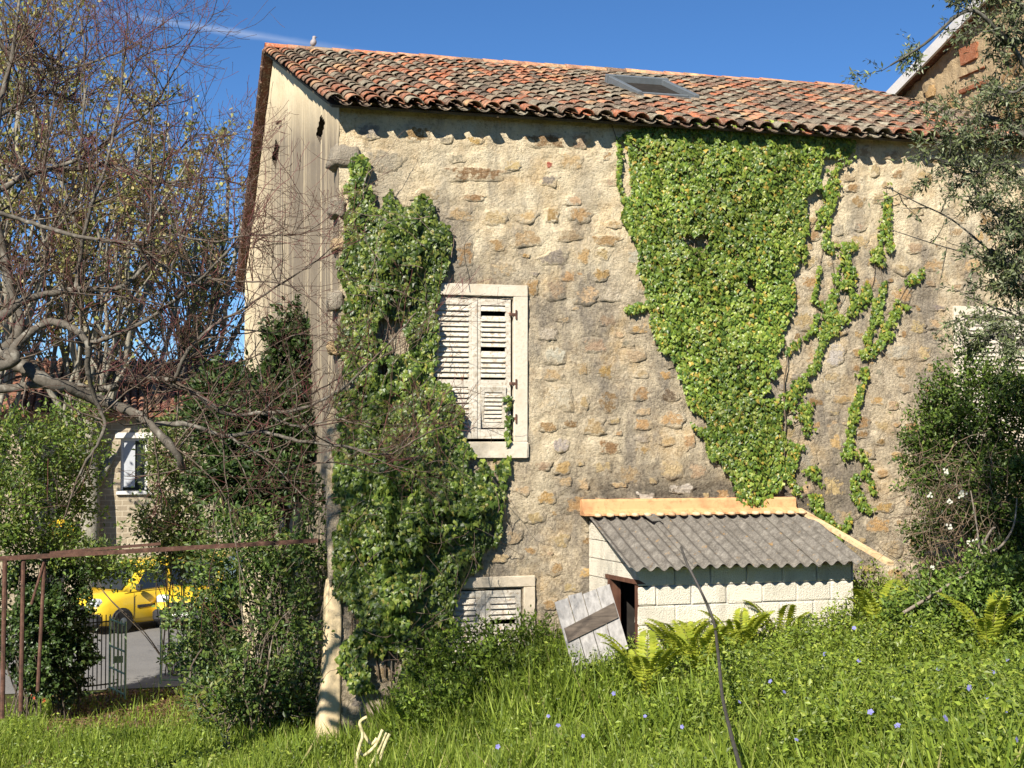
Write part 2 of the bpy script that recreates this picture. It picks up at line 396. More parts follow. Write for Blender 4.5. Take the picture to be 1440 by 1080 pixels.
V, F = grid(xs, ys, zg)
tag(part('ground', V, [F], M['ground'], smooth=True), kind='structure')
rv = np.array([(-40, 10.2, 0), (30, 10.2, 0), (30, 23.2, 0), (-40, 23.2, 0)], float); rv[:, 2] = -1.95 + .012
rx = np.linspace(-40, -1.2, 60); V, F = grid(rx, np.linspace(10.1, 22.6, 20), lambda X, Y: np.full_like(X, -1.935))
tag(part('road', V, [F], M['road']), kind='structure')

# ================================================================ the stone house
SKEW = -.0275                                    # the gable is not quite square to the front
ZL, YL, YR, ZR = 7.17, -.30, 7.0, 9.76           # roof deck: eave and ridge
SL = (ZR - ZL) / (YR - YL); SA = math.atan(SL)
def deck(Y): return ZL + SL * (np.asarray(Y) - YL)
XE = 11.5
house = thing('stone_house', (0, 0, -1), 'old stone house with clay tile roof and ivy on its rubble front wall', 'house')
# windows: x0,x1,z0,z1 of the opening
WIN = [(1.20, 2.36, 2.86, 4.78), (1.34, 2.50, -.45, .88), (9.22, 10.45, 3.0, 4.66)]
# front wall: a lumpy mortar skin, openings left out
gx = np.arange(0, XE + .02, .04); gz = np.arange(-1.6, 7.34, .04)
X, Z = np.meshgrid(gx, gz)
def relief(X, Z):
    return .028 * (fbm(X * 1.7, Z * 1.7, seed=1) - .5) + .045 * (fbm(X * 5.5, Z * 5.5, seed=2) - .5) + .034 * (fbm(X * 13, Z * 13, o=2, seed=5) - .5)
Yw = -relief(X, Z) * 1.1
V = np.stack([X, Yw, Z], -1).reshape(-1, 3); n, m = len(gx), len(gz)
i = (np.arange(m - 1)[:, None] * n + np.arange(n - 1)); cx = (X[:-1, :-1] + .02); cz = (Z[:-1, :-1] + .02)
keep = np.ones_like(cx, bool)
for a, b, c, d in WIN: keep &= ~((cx > a) & (cx < b) & (cz > c) & (cz < d))
i = i[keep].ravel(); F = np.stack([i, i + 1, i + n + 1, i + n], 1)
front = part('front_wall', V, [F], M['mortar'], house, smooth=True)
# stones: px centre, size, colour class (o orange, t tan, b brown, g grey, w pale, d dark, r red)
CLS = dict(o=(.46, .30, .14), t=(.45, .335, .20), b=(.30, .19, .09), g=(.33, .29, .23), w=(.50, .45, .37), d=(.17, .12, .075), r=(.5, .14, .09), p=(.52, .38, .21))
ST = '''586 189 46 32 b;669 244 98 22 b;598 272 58 22 t;542 226 60 36 g;646 303 45 22 t;696 306 38 24 t;664 278 38 12 b;776 301 23 28 o;815 301 36 28 o;807 282 26 14 p
862 316 28 13 o;850 338 46 17 o;801 332 46 22 t;740 335 44 28 p;776 362 52 26 g;820 360 25 28 o;803 389 38 17 o;844 387 29 20 o;748 405 20 28 o;782 408 34 34 t;825 414 40 30 p;862 415 42 23 w
855 451 30 24 t;773 232 11 10 r;803 226 38 28 p;764 199 66 22 b;815 199 30 22 t;652 359 26 40 b;738 303 36 26 p;892 360 22 28 w;898 463 37 16 o;837 485 40 24 t;893 501 37 22 t;852 522 28 24 o;818 518 22 22 t
855 566 34 32 b;903 553 34 26 o;904 578 30 14 p;945 588 38 26 o;833 600 36 28 t;906 597 34 20 o;857 629 32 24 b;821 566 17 24 t;937 528 30 14 o;969 622 22 26 o;884 666 38 28 t;944 660 38 26 t;981 663 30 26 t
792 657 26 24 o;794 677 24 18 t;821 679 18 24 p;846 657 34 18 t;958 688 40 20 w;906 699 34 16 w;870 682 30 10 p;942 556 28 20 d;1216 215 24 20 t;1253 218 30 16 t;1230 240 20 20 t;1234 279 22 16 t;1192 249 26 16 t
1176 322 24 22 w;1271 270 26 22 t;1262 245 20 14 b;1143 331 26 20 o;1146 243 22 24 t;1170 346 22 22 t;1268 414 36 24 o;1173 498 30 38 w;1262 496 44 28 w;1208 470 22 14 o;1214 593 28 20 o;1173 621 28 30 o;1185 562 30 14 o
1235 563 26 18 o;1256 570 20 16 p;1226 686 28 20 p;1241 665 24 12 o;1244 713 34 18 o;1232 738 46 28 o;1205 496 20 14 o;1270 523 24 18 p;1215 838 30 34 o;1252 772 40 30 t;1260 807 28 18 o;1220 800 26 14 p;781 800 30 22 o
722 755 30 24 t;752 728 32 18 t;700 785 34 16 p;770 700 30 20 o;735 690 24 18 t;790 760 26 24 t;760 830 28 24 o;775 850 24 20 o;1195 390 26 20 p;1285 350 30 18 t;1210 340 30 24 p;1290 460 26 20 t;1300 250 28 24 p
1150 420 24 18 t;720 232 26 18 p;560 305 40 18 p;520 185 40 28 g;510 270 26 30 b;700 660 32 18 p;660 700 30 18 t;770 470 30 22 w;780 500 40 28 w;785 560 44 40 w;770 600 34 16 o;790 625 28 20 w;760 655 34 16 t'''
stones = []
for ln in ST.replace('\n', ';').split(';'):
    a, b, c, d, k = ln.split(); q = onY(float(a), float(b)); sc = 2000 / project(q)[2] / 1.0
    stones.append((q[0], q[2], float(c) / sc / .955, float(d) / sc, k, 1.0))
tries = 0
while len(stones) < 640 and tries < 16000:
    tries += 1
    x = random.uniform(.25, 11.2); z = random.uniform(-1.0, 7.0); wd = random.uniform(.2, .5) if tries < 5000 else random.uniform(.12, .28); hh = wd * random.uniform(.45, .8)
    if z > 5.6 and random.random() < .75: continue
    if any(abs(x - s[0]) < (wd + s[2]) * .5 and abs(z - s[1]) < (hh + s[3]) * .5 for s in stones): continue
    if any(a - .25 - wd / 2 < x < b + .25 + wd / 2 and c - .25 - hh / 2 < z < d + .25 + hh / 2 for a, b, c, d in WIN): continue
    stones.append((x, z, wd, hh, random.choice('ttppoobg'), random.uniform(.35, .8)))
sn = 0; small = MB()
for x, z, wd, hh, kc, pr in stones:
    if any(a - .16 - wd * .4 < x < b + .16 + wd * .4 and c - .16 - hh * .4 < z < d + .16 + hh * .4 for a, b, c, d in WIN): continue
    na = 24; th = np.arange(na) * 2 * math.pi / na; sdn = random.random() * 50; nc = random.choice((5, 6, 6, 7, 8))
    ca = (np.arange(nc) + RNG.uniform(-.28, .28, nc)) * 2 * math.pi / nc + random.random() * 6; ca = np.sort(ca % (2 * math.pi)); ex = random.uniform(.45, .75)
    cxs = np.sign(np.cos(ca)) * np.abs(np.cos(ca)) ** ex * RNG.uniform(.85, 1.1, nc); czs = np.sign(np.sin(ca)) * np.abs(np.sin(ca)) ** ex * RNG.uniform(.85, 1.1, nc)
    tt = np.concatenate([ca, [ca[0] + 2 * math.pi]]); th2 = np.where(th < ca[0], th + 2 * math.pi, th)
    ox = np.interp(th2, tt, np.append(cxs, cxs[0])) * wd / 2; oz = np.interp(th2, tt, np.append(czs, czs[0])) * hh / 2
    ct, stt = np.cos(th), np.sin(th); wob = 1.04 + .30 * (vnoise(ct * 3.5 + sdn, stt * 3.5, seed=8) - .5) + .2 * (vnoise(ct * 9 + sdn, stt * 9, seed=18) - .5); ox *= wob; oz *= wob
    lf = .028 * (fbm(x * 1.7, z * 1.7, seed=1) - .5)
    vs = [(0, -(.006 + .016 * pr) - lf, 0)]; tx, tz = random.gauss(0, .05), random.gauss(0, .06)
    for rr, dp in ((.42, .017), (.70, .017), (.89, .013), (1.0, .001), (1.14, -.022)):
        px_, pz_ = ox * rr, oz * rr; jit = .030 * (fbm(px_ * 13 + sdn, pz_ * 13, o=3, seed=3) - .5)
        yy = -(dp * (.3 + .7 * pr)) + jit - lf + px_ * tx + pz_ * tz
        vs += list(zip(px_, yy, pz_))
    wgt = np.concatenate([[0], np.repeat((.1, .3, .6, .95, 1.), na)])
    fs = [(0, 1 + (k + 1) % na, 1 + k) for k in range(na)]
    for r in range(4): fs += [(1 + r * na + k, 1 + r * na + (k + 1) % na, 1 + (r + 1) * na + (k + 1) % na, 1 + (r + 1) * na + k) for k in range(na)]
    c = np.array(CLS[kc]) * random.uniform(.82, 1.15) * np.array([1, random.uniform(.95, 1.05), random.uniform(.88, 1.12)])
    c4 = np.concatenate([np.tile(c, (len(vs), 1)), (1 - wgt * (1.25 - .5 * pr).__float__())[:, None].clip(0, 1)], 1); sn += 1
    if sn <= 300: obj('stone', mk_mesh('stone', vs, fs, c4, True), M['wallstone'], front, (x, 0, z))
    else: small.add(np.array(vs) + (x, 0, z), fs, c4)
V, F, C = small.arrays(); tag(part('rubble_stones', V, F, M['wallstone'], front, C, True), kind='stuff')
# rubble core behind the skin and the other walls
YF, ZF = 11.55, 6.2                              # far corner of the gable, eave of the rear slope
mb = MB(); YB = YF
mb.add([(XE, 0, -2), (XE, YB, -2), (XE, YB, ZF), (XE, YR, ZR - .05), (XE, 0, deck(0) - .03)], [(0, 1, 2, 3, 4)])
mb.add([(SKEW * YB, YB, -2), (XE, YB, -2), (XE, YB, ZF), (SKEW * YB, YB, ZF)], [(0, 3, 2, 1)])
mb.part('rear_walls', M['gable'], house)
# gable: grid in (y,z); two putlog holes really open into the wall
gy = np.arange(0, YF + .05, .05); gz = np.arange(-2.2, ZR, .05); Y, Z = np.meshgrid(gy, gz)
top = np.where(Y < YR, deck(Y) - .03, ZR - .03 + (ZF - ZR) * (Y - YR) / (YF - YR))
Zc = np.minimum(Z, top); Xg = SKEW * Y - .03 * (fbm(Y * 1.5, Zc * 1.5, seed=9) - .5) - .012 * (fbm(Y * 9, Zc * 9, seed=4) - .5)
V = np.stack([Xg, Y, Zc], -1).reshape(-1, 3); n, m = len(gy), len(gz)
i = (np.arange(m - 1)[:, None] * n + np.arange(n - 1)); cy = Y[:-1, :-1] + .025; cz = Z[:-1, :-1] + .025
keep = Z[:-1, :-1] < np.maximum(top[:-1, :-1], top[:-1, 1:])
HOLES = []
for hx, hy, hw, hh in ((450, 181, .42, .20), (398, 216, .55, .26)):
    q = onX(hx, hy, -.05); HOLES.append((q[1], q[2], hw, hh))
    keep &= ~((np.abs(cy - q[1]) / hw + np.abs(cz - q[2]) / hh) < 1.0)
i = i[keep].ravel(); F = np.stack([i, i + n, i + n + 1, i + 1], 1)
gab = part('gable_wall', V, [F], M['gable'], house, smooth=True)
for hy, hz, hw, hh in HOLES:
    mb = MB(); x0 = SKEW * hy
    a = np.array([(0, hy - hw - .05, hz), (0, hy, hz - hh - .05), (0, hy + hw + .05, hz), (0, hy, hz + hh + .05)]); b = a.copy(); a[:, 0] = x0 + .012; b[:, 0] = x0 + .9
    mb.add(np.vstack([a, b]), [(4, 5, 6, 7)] + [(k, (k + 1) % 4, 4 + (k + 1) % 4, 4 + k) for k in range(4)], (.10, .08, .06)); mb.part('wall_hole', M['stone'], gab)  # raw rubble inside, coloured darker so the hole's shade is painted in
q = onX(401, 171, -.1); mb = MB(); mb.tube([q + (.05, 0, 0), q + (-.1, 0, 0), q + (-.12, .22, .0), q + (-.1, .3, .05)], .018, 6); mb.part('iron_hook', M['rust'], gab)
# corner stones left standing proud of the gable, and the broken plaster at the foot of the corner
def lump(c, h, seed, n=9, e=.5, amp=.25):
    th = np.linspace(0, math.pi, n); ph = np.arange(2 * n) * math.pi / n; V = []
    for t in th:
        for p in ph:
            d = np.array((math.sin(t) * math.cos(p), math.sin(t) * math.sin(p), math.cos(t))); s = np.sign(d) * np.abs(d) ** e
            V.append(s)
    V = np.array(V); r = 1 + amp * (fbm(V[:, 0] * 1.6 + seed, V[:, 1] * 1.6, V[:, 2] * 1.6, 4) - .5)
    V = V * r[:, None] * np.array(h) + np.array(c); k = 2 * n
    F = [(a * k + b, (a + 1) * k + b, (a + 1) * k + (b + 1) % k, a * k + (b + 1) % k) for a in range(n - 1) for b in range(k)]
    return V, F
for j, (x, y, hx, hz, kc) in enumerate(((488, 220, .22, .17, 'g'), (474, 292, .11, .13, 'g'), (471, 424, .11, .13, 'g'), (476, 345, .09, .09, 't'), (472, 490, .11, .09, 'p'), (475, 560, .11, .12, 't'), (470, 650, .11, .10, 'g'))):
    q = onY(x, y, .05); V, F = lump((q[0], .10, q[2]), (hx, .17, hz), j * 3.3, 15, .55, .9)
    part('corner_stone', V, F, M['stone'], house, np.array(CLS[kc]) * .95, True, (q[0], .1, q[2]))
V, F = lump((-.05, .08, -.1), (.11, .14, 1.2), 4.2, 26, .5, .55); V[:, 0] -= .10 * sstep(.2, -1.1, V[:, 2]) * (V[:, 0] < 0)
part('corner_plaster', V, F, M['surround'], house, (.62, .49, .30), True)
V, F = lump((-.03, .07, 2.3), (.10, .14, 1.4), 9.2, 22, .6, .35); part('corner_plaster', V, F, M['mortar'], house, None, True)
# window surrounds, reveals, shutters
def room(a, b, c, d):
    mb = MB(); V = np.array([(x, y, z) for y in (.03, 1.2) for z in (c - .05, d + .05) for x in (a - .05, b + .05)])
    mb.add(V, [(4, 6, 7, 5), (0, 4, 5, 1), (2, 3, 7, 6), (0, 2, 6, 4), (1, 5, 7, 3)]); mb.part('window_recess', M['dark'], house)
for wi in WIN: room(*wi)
SW = (.55, .49, .40)
def surround(a, b, c, d, t=.20, sill=True, head=.17, col=SW):
    for nm, p, q in (('surround_jamb', (a - t, -.045, c - .02), (a, .10, d + .02)), ('surround_jamb', (b, -.045, c - .02), (b + t, .10, d + .02)), ('surround_lintel', (a - t, -.048, d + .02), (b + t, .10, d + head)), ('surround_sill', (a - t, -.052, c - .24), (b + t, .10, c - .02))):
        if nm == 'surround_sill' and not sill: continue
        mb = MB(); mb.bbox(p, q, .012, col, jit=.004); mb.part(nm, M['surround'], house)
surround(*WIN[0]); surround(*WIN[1], t=.16, sill=False, col=(.5, .43, .33)); surround(*WIN[2], t=.17)
def shutter(x0, x1, z0, z1, Y, nslat, missing=(), rail=None, bright=1.0, hatch=None):
    st = .075; root = None
    mb = MB(); mb.bbox((x0, Y, z0), (x0 + st, Y + .035, z1), .004); root = mb.part('shutter', M['shutter'], house)
    for nm, p, q in (('stile', (x1 - st, Y, z0), (x1, Y + .035, z1)), ('top_rail', (x0 + st, Y + .002, z1 - .09), (x1 - st, Y + .034, z1)), ('bottom_rail', (x0 + st, Y + .002, z0), (x1 - st, Y + .034, z0 + .13))):
        mb = MB(); mb.bbox(p, q, .004); mb.part(nm, M['shutter'], root)
    if rail: mb = MB(); mb.bbox((x0 + st, Y + .001, rail - .05), (x1 - st, Y + .033, rail + .05), .004); mb.part('middle_rail', M['shutter'], root)
    za, zb = z0 + .14, z1 - .10
    for k in range(nslat):
        if k in missing: continue
        z = za + (k + .5) * (zb - za) / nslat
        if rail and abs(z - rail) < .07: continue
        if hatch and hatch[0] < z < hatch[1]: continue
        h = (zb - za) / nslat * .66; mb = MB(); tl = random.gauss(0, .05)
        mb.bbox((x0 + st, Y + .012 - .006, z - h), (x1 - st, Y + .012 + .006, z + h), .003, M=rotM((1, 0, 0), R(-32) + tl, (0, Y + .014, z)))
        mb.part('slat', M['shutter'], root)
    return root
a, b, c, d = WIN[0]; mid = 1.83
shutter(a + .01, mid - .01, c + .02, d - .02, .0, 24, rail=3.62); sh = shutter(mid + .01, b - .03, c + .02, d - .02, .0, 24, missing=(22, 15), rail=3.62, hatch=(3.02, 3.58))
mb = MB(); mb.bbox((mid - .035, -.014, c + .02), (mid + .035, .0, d - .02), .006); mb.part('cover_strip', M['shutter'], house)
# small hatch in the right leaf, hinged at its head and standing a little open
tilt = rotM((1, 0, 0), R(9), (0, -.02, 3.58)); hx0, hx1 = mid + .085, b - .10
mb = MB()
for p, q in (((hx0, -.035, 3.02), (hx0 + .05, -.01, 3.58)), ((hx1 - .05, -.035, 3.02), (hx1, -.01, 3.58)), ((hx0 + .05, -.034, 3.50), (hx1 - .05, -.011, 3.58)), ((hx0 + .05, -.034, 3.02), (hx1 - .05, -.011, 3.10))): mb.bbox(p, q, .004, M=tilt)
hatch = mb.part('shutter_hatch', M['shutter'], house)
for k in range(7):
    z = 3.13 + k * .056; mb = MB(); s1 = rotM((1, 0, 0), R(-30), (0, -.022, z))
    mb.bbox((hx0 + .05, -.028, z - .034), (hx1 - .05, -.017, z + .034), .003, M=lambda v: tilt(s1(v))); mb.part('slat', M['shutter'], hatch)
for z in (3.15, 3.62, 4.55): mb = MB(); mb.bbox((b - .06, -.05, z - .02), (b + .05, -.02, z + .02), .004); mb.tube([(b + .03, -.055, z - .06), (b + .03, -.055, z + .06)], .012, 6); mb.part('hinge', M['rust'], house)
a, b, c, d = WIN[1]; mid = 1.94
shutter(a + .01, mid - .01, c, d - .02, .0, 15); shutter(mid + .03, b - .03, c, d - .02, .0, 15, missing=(10,))
mb = MB(); mb.bbox((mid - .035, -.014, c), (mid + .035, .0, d - .02), .006); mb.part('cover_strip', M['shutter'], house)
a, b, c, d = WIN[2]; mid = (a + b) / 2
shutter(a + .02, mid - .01, c + .02, d - .02, .0, 22, missing=(19,)); shutter(mid + .01, b - .02, c + .02, d - .02, .0, 22)
# ---- roof
roof_m = MB(); xl = lambda Y: -.13 + SKEW * Y
roof_m.add([(xl(YL), YL + .12, deck(YL + .12)), (XE, YL + .12, deck(YL + .12)), (XE, YR, ZR), (xl(YR), YR, ZR), (xl(YL), YL + .12, deck(YL + .12) - .035), (XE, YL + .12, deck(YL + .12) - .035), (XE, YR, ZR - .035), (xl(YR), YR, ZR - .035)],
           [(0, 1, 2, 3), (4, 7, 6, 5), (0, 4, 5, 1), (0, 3, 7, 4)])
roof = roof_m.part('roof', M['deck'], house)
mb = MB(); za, zb = ZR, ZF - .05
mb.add([(xl(YR) - .02, YR, za), (XE, YR, za), (XE, YF + .3, zb - .2), (xl(YF) - .02, YF + .3, zb - .2), (xl(YR) - .02, YR, za + .1), (XE, YR, za + .1), (XE, YF + .3, zb - .1), (xl(YF) - .02, YF + .3, zb - .1)], [(0, 1, 2, 3), (4, 7, 6, 5), (0, 3, 7, 4), (3, 2, 6, 7)], (.12, .05, .035))
mb.part('rear_slope', M['tile'], house)
for k in range(18):                                  # verge tiles of the rear slope, seen edge on
    t = (k + .5) / 18; y = YR + t * (YF + .2 - YR); z = ZR + t * (ZF - .2 - ZR)
    mb = MB(); mb.bbox((xl(y) - .07, y - .2, z + .02), (xl(y) + .15, y + .2, z + .13), .03, (.13, .06, .045), rotM((1, 0, 0), -math.atan((ZR - ZF) / (YF - YR)) + .05, (0, y, z))); mb.part('verge_tile', M['tile'], house)
TC = [(.42, .13, .06), (.46, .21, .12), (.30, .11, .06), (.17, .10, .07), (.13, .09, .065), (.23, .17, .12), (.27, .24, .18), (.19, .16, .12), (.48, .27, .14), (.10, .075, .06)]
def tile_v(r0, r1, L, conv=1, n=7, th=.014):
    V = []; 
    for r, s in ((r0, 0.), (r1, L)):
        for ro in (r, r - th):
            for k in range(n + 1):
                t = math.pi * (.04 + .92 * k / n); V.append((math.cos(t) * ro, s, conv * math.sin(t) * ro * .82))
    a, b, c, d = 0, n + 1, 2 * (n + 1), 3 * (n + 1); F = []
    for k in range(n):
        F += [(a + k, a + k + 1, c + k + 1, c + k), (b + k, d + k, d + k + 1, b + k + 1), (a + k, b + k, b + k + 1, a + k + 1)]
    F += [(a, c, d, b), (a + n, b + n, d + n, c + n)]
    if conv < 0: F = [f[::-1] for f in F]
    return np.array(V), F
CV, CF = tile_v(.118, .092, .50); HV, HF = tile_v(.085, .10, .50, -1); HV = HV * (1, 1, .75)
tilt = rotM((1, 0, 0), SA - .028); CVt, HVt = tilt(CV), tilt(HV)
SP, NR = .262, 21; EX = (math.hypot(YR - YL, ZR - ZL) - .1) / NR; ncol = int((XE + .1) / SP)
variants = []
for k, c in enumerate(TC):
    for j in range(2):
        cc = np.array(c) * (1 + .12 * (j - .5)); wv = CVt * (1, 1, 1) + RNG.normal(0, .0015, CVt.shape)
        variants.append(mk_mesh('tile', wv, CF, np.tile(cc, (len(CVt), 1)), True)); variants[-1].materials.append(M['tile'])
covers = []; ch = MB()
SKY = (5.18, 6.22, 2.75, 4.35)
for r in range(NR):
    for cI in range(ncol + 1):
        s = r * EX; y = YL - .06 + s * math.cos(SA) + random.gauss(0, .012); x = xl(y) + .02 + cI * SP + random.gauss(0, .008) + .012 * math.sin(r * .7 + cI * .3); z = deck(y) + .075 + random.gauss(0, .004) + .02 * math.sin(cI * .21)
        if x > XE: continue
        if SKY[0] - .1 < x < SKY[1] + .1 and SKY[2] - .3 < y < SKY[3] - .1: continue
        nv = float(fbm(x * .5, y * .6, seed=21)); wts = [1, 1.3, 2.0, 3, 2.6, 2.8, 2.2, 2.6, .8, 2.2]
        lich = max(0., float(fbm(x * .9 + 4, y * 1.1, o=3, seed=27)) - .42) * 7; wts = [wt * (1 + lich * f) for wt, f in zip(wts, (0, 0, .2, .6, .5, 1.2, 2.2, 1.6, .2, .6))]; red = (r == 0) * 3.0 + (cI == 0) * 9 + max(0, nv - .50) * 14 + (x > 8) * .9
        wts = [wt * (1 + red * f) for wt, f in zip(wts, (1, 1.2, 1.2, .2, 0, .1, 0, 0, 1.2, 0))]
        k = random.choices(range(10), wts)[0] * 2 + random.randrange(2)
        covers.append((x, y, z, k, random.gauss(0, .025)))
        if cI < ncol and not (r > 0 and r % 1): ch.add(HVt * (1, 1, 1) + (x + SP / 2, y - .03 * (r > 0), z + .0), HF, np.array(TC[random.choices(range(10), [.6, .6, 1, 3, 3, 2, 1, 2, .3, 4])[0]]) * .9)
cv = np.array([c[:3] for c in covers]); order = np.argsort(np.linalg.norm(cv - CAM, axis=1)); big = set(order[:300].tolist()); rest = MB()
for k, (x, y, z, v, a) in enumerate(covers):
    if k in big:
        o = obj('roof_tile', variants[v], None, roof, (x, y, z)); o.rotation_euler = (random.gauss(0, .012), random.gauss(0, .03), a)
    else: rest.add(rotM((0, 0, 1), a)(CVt) + (x, y, z), CF, np.array(TC[v // 2]))
tag(rest.part('cover_tiles', M['tile'], roof, True), kind='stuff'); tag(ch.part('channel_tiles', M['tile'], roof, True), kind='stuff')
RV, RF = tile_v(.15, .135, .46); RVt = rotM((0, 0, 1), -math.pi / 2)(RV)
for k in range(29):
    x = xl(YR) - .03 + k * .40; c = np.array(random.choice([TC[0], TC[1], TC[8], TC[1], TC[3], TC[5]])) * random.uniform(1, 1.3)
    part('ridge_tile', RVt + (x, YR, ZR + .06 + random.gauss(0, .006)), RF, M['tile'], roof, c, True)
# skylight
sx0, sx1, sy0, sy1 = SKY; sm = rotM((1, 0, 0), SA + R(3), (0, sy0, deck(sy0) + .06)); z0 = deck(sy0) + .08; ln = (sy1 - sy0) / math.cos(SA)
def skp(nm, p, q, mat, par): mb = MB(); mb.bbox(p, q, .008, (.33, .36, .37), M=sm); return mb.part(nm, mat, par)
skl = skp('skylight', (sx0, sy0, z0 - .02), (sx1, sy0 + .06, z0 + .03), M['zinc'], house)
skp('side_rail', (sx0 - .01, sy0 + .06, z0 - .34), (sx0 + .07, sy0 + ln, z0 + .08), M['zinc'], skl); skp('side_rail', (sx1 - .08, sy0 + .06, z0 - .34), (sx1 + .01, sy0 + ln, z0 + .08), M['zinc'], skl)
skp('top_hood', (sx0 - .04, sy0 + ln - .08, z0 - .34), (sx1 + .04, sy0 + ln + .02, z0 + .10), M['zinc'], skl)
skp('glass_pane', (sx0 + .08, sy0 + .06, z0 - .03), (sx1 - .08, sy0 + ln - .08, z0 - .01), M['dark'], skl)  # matt near-black pane, the shade of the opening put into its colour
skp('glazing_bar', (sx0 + .08, sy0 + .30, z0 - .01), (sx1 - .08, sy0 + .36, z0 + .03), M['zinc'], skl)
# ================================================================ the lean-to shed
SF, SX0, SX1 = -1.45, 3.60, 6.62; SB = 3.40
shed = thing('lean_to_shed', (5.1, -.7, -.3), 'low lean-to of whitewashed blocks with grey corrugated roof against the stone wall', 'shed')
WH = (.74, .69, .58)
fw_ = MB(); fw_.box((SX0 + .02, SF + .02, -.5), (SX1 - .02, SF + .14, 1.19)); wallf = fw_.part('front_wall', M['block'], shed)
bh, bl = .245, .49; zt = 1.26
for r in range(7):
    z1 = zt - r * bh; x = SX0; first = r % 2
    while x < SX1 - .02:
        L = bl * (.5 if first else 1) * random.uniform(.96, 1.04); first = False; x1 = min(x + L, SX1)
        mb = MB(); c = np.array(WH) * random.uniform(.92, 1.06); mb.bbox((x + .006, SF - random.uniform(0, .008), z1 - bh + .006), (x1 - .006, SF + .13, z1 - .006), .014, c, jit=.004); mb.part('block', M['block'], wallf); x = x1
SK = .125                                            # the side wall leans out towards the house
sxl = lambda y: SX0 - SK * (y - SF)
wl_ = MB(); wl_.add([(sxl(-.02) + .02, -.02, -.5), (sxl(-.62) + .02, -.62, -.5), (sxl(-.62) + .02, -.62, 1.3), (sxl(-.02) + .02, -.02, 1.6), (sxl(-.02) + .13, -.02, -.5), (sxl(-.62) + .13, -.62, -.5), (sxl(-.62) + .13, -.62, 1.3), (sxl(-.02) + .13, -.02, 1.6)], [(0, 3, 2, 1), (4, 5, 6, 7), (1, 2, 6, 5)], WH); wl_ = wl_.part('side_wall', M['block'], shed)
def topz(y): return 1.37 + (1.86 - 1.37) * (y - SF) / (-SF)
for r in range(9):
    z1 = 1.77 - r * bh; yy = [-.03, -.28 - .2 * (r % 2), -.77 - .2 * (r % 2), SF + .02]
    for q in range(3):
        y1, y0 = yy[q], yy[q + 1]
        if z1 < 1.1: y0 = max(y0, -.62)
        if y1 - y0 < .05: continue
        zl = z1 - bh + .006; za, zb = min(z1 - .006, topz(y0) - .06), min(z1 - .006, topz(y1) - .06)
        if zb < zl + .03: continue
        za = max(za, zl + .004); c = np.array(WH) * random.uniform(.92, 1.05); j = random.uniform(0, .006)
        P = [(sxl(y0) - j, y0 + .006, zl), (sxl(y1) - j, y1 - .006, zl), (sxl(y1) - j, y1 - .006, zb), (sxl(y0) - j, y0 + .006, za)]; P += [(p[0] + .11, p[1], p[2]) for p in P]
        mb = MB(); mb.add(P, [(0, 3, 2, 1), (4, 5, 6, 7), (0, 1, 5, 4), (1, 2, 6, 5), (2, 3, 7, 6), (3, 0, 4, 7)], c); mb.part('block', M['block'], wl_)
def sbar(nm, y0, y1, z0, z1, t=.0, mat='redwood'):
    P = [(sxl(y) - .02 - t, y, z) for z in (z0, z1) for y in (y0, y1)]; P += [(p[0] + .15, p[1], p[2]) for p in P]
    mb = MB(); mb.add(P, [(0, 1, 3, 2), (4, 6, 7, 5), (0, 2, 6, 4), (1, 5, 7, 3), (0, 4, 5, 1), (2, 3, 7, 6)]); mb.part(nm, M[mat], shed)
sbar('door_lintel', SF + .0, -.56, 1.045, 1.10); sbar('door_post', -.70, -.63, -.5, 1.04); sbar('door_post', SF + .02, SF + .08, -.5, 1.04, -.02)
mb = MB(); mb.box((SX1 - .02, SF + .1, -.5), (SX1 - .16, -.02, 1.2)); mb.part('side_wall', M['block'], shed)
mb = MB(); mb.box((SX0 + .15, -.5, -.5), (SX1 - .17, -.45, 1.4)); mb.part('shade_backing', M['dark'], shed)  # near-black sheet standing in for the shade inside the shed
# corrugated sheets
def sheet(x0, x1, dz, seed):
    nx = int((x1 - x0) / .022); xs = np.linspace(x0, x1, nx); ys = np.linspace(SF - .30, -.08, 16)
    X, Y = np.meshgrid(xs, ys); Zt = topz(Y) + dz + .030 * np.cos((X - 3.4) * 2 * math.pi / .177) + .01 * (fbm(X * 2 + seed, Y * 2) - .5)
    V = np.concatenate([np.stack([X, Y, Zt], -1).reshape(-1, 3), np.stack([X, Y, Zt - .008], -1).reshape(-1, 3)]); n = nx; i = (np.arange(15)[:, None] * n + np.arange(n - 1)).ravel(); N = len(X.ravel())
    F = [np.stack([i, i + 1, i + n + 1, i + n], 1), np.stack([i + N, i + n + N, i + n + 1 + N, i + 1 + N], 1)]
    j = np.arange(n - 1); F.append(np.stack([j, j + N, j + N + 1, j + 1], 1)); q = np.arange(15) * n; F.append(np.stack([q, q + n, q + n + N, q + N], 1)); q = q + n - 1; F.append(np.stack([q, q + N, q + n + N, q + n], 1))
    part('roof_sheet', V, F, M['fibre'], shed, None, True)
for k, (a, b) in enumerate(((3.38, 4.28), (4.24, 5.14), (5.10, 6.00), (5.96, 6.64))): sheet(a, b, .014 * (k % 2) + .001 * k, k * 5.)
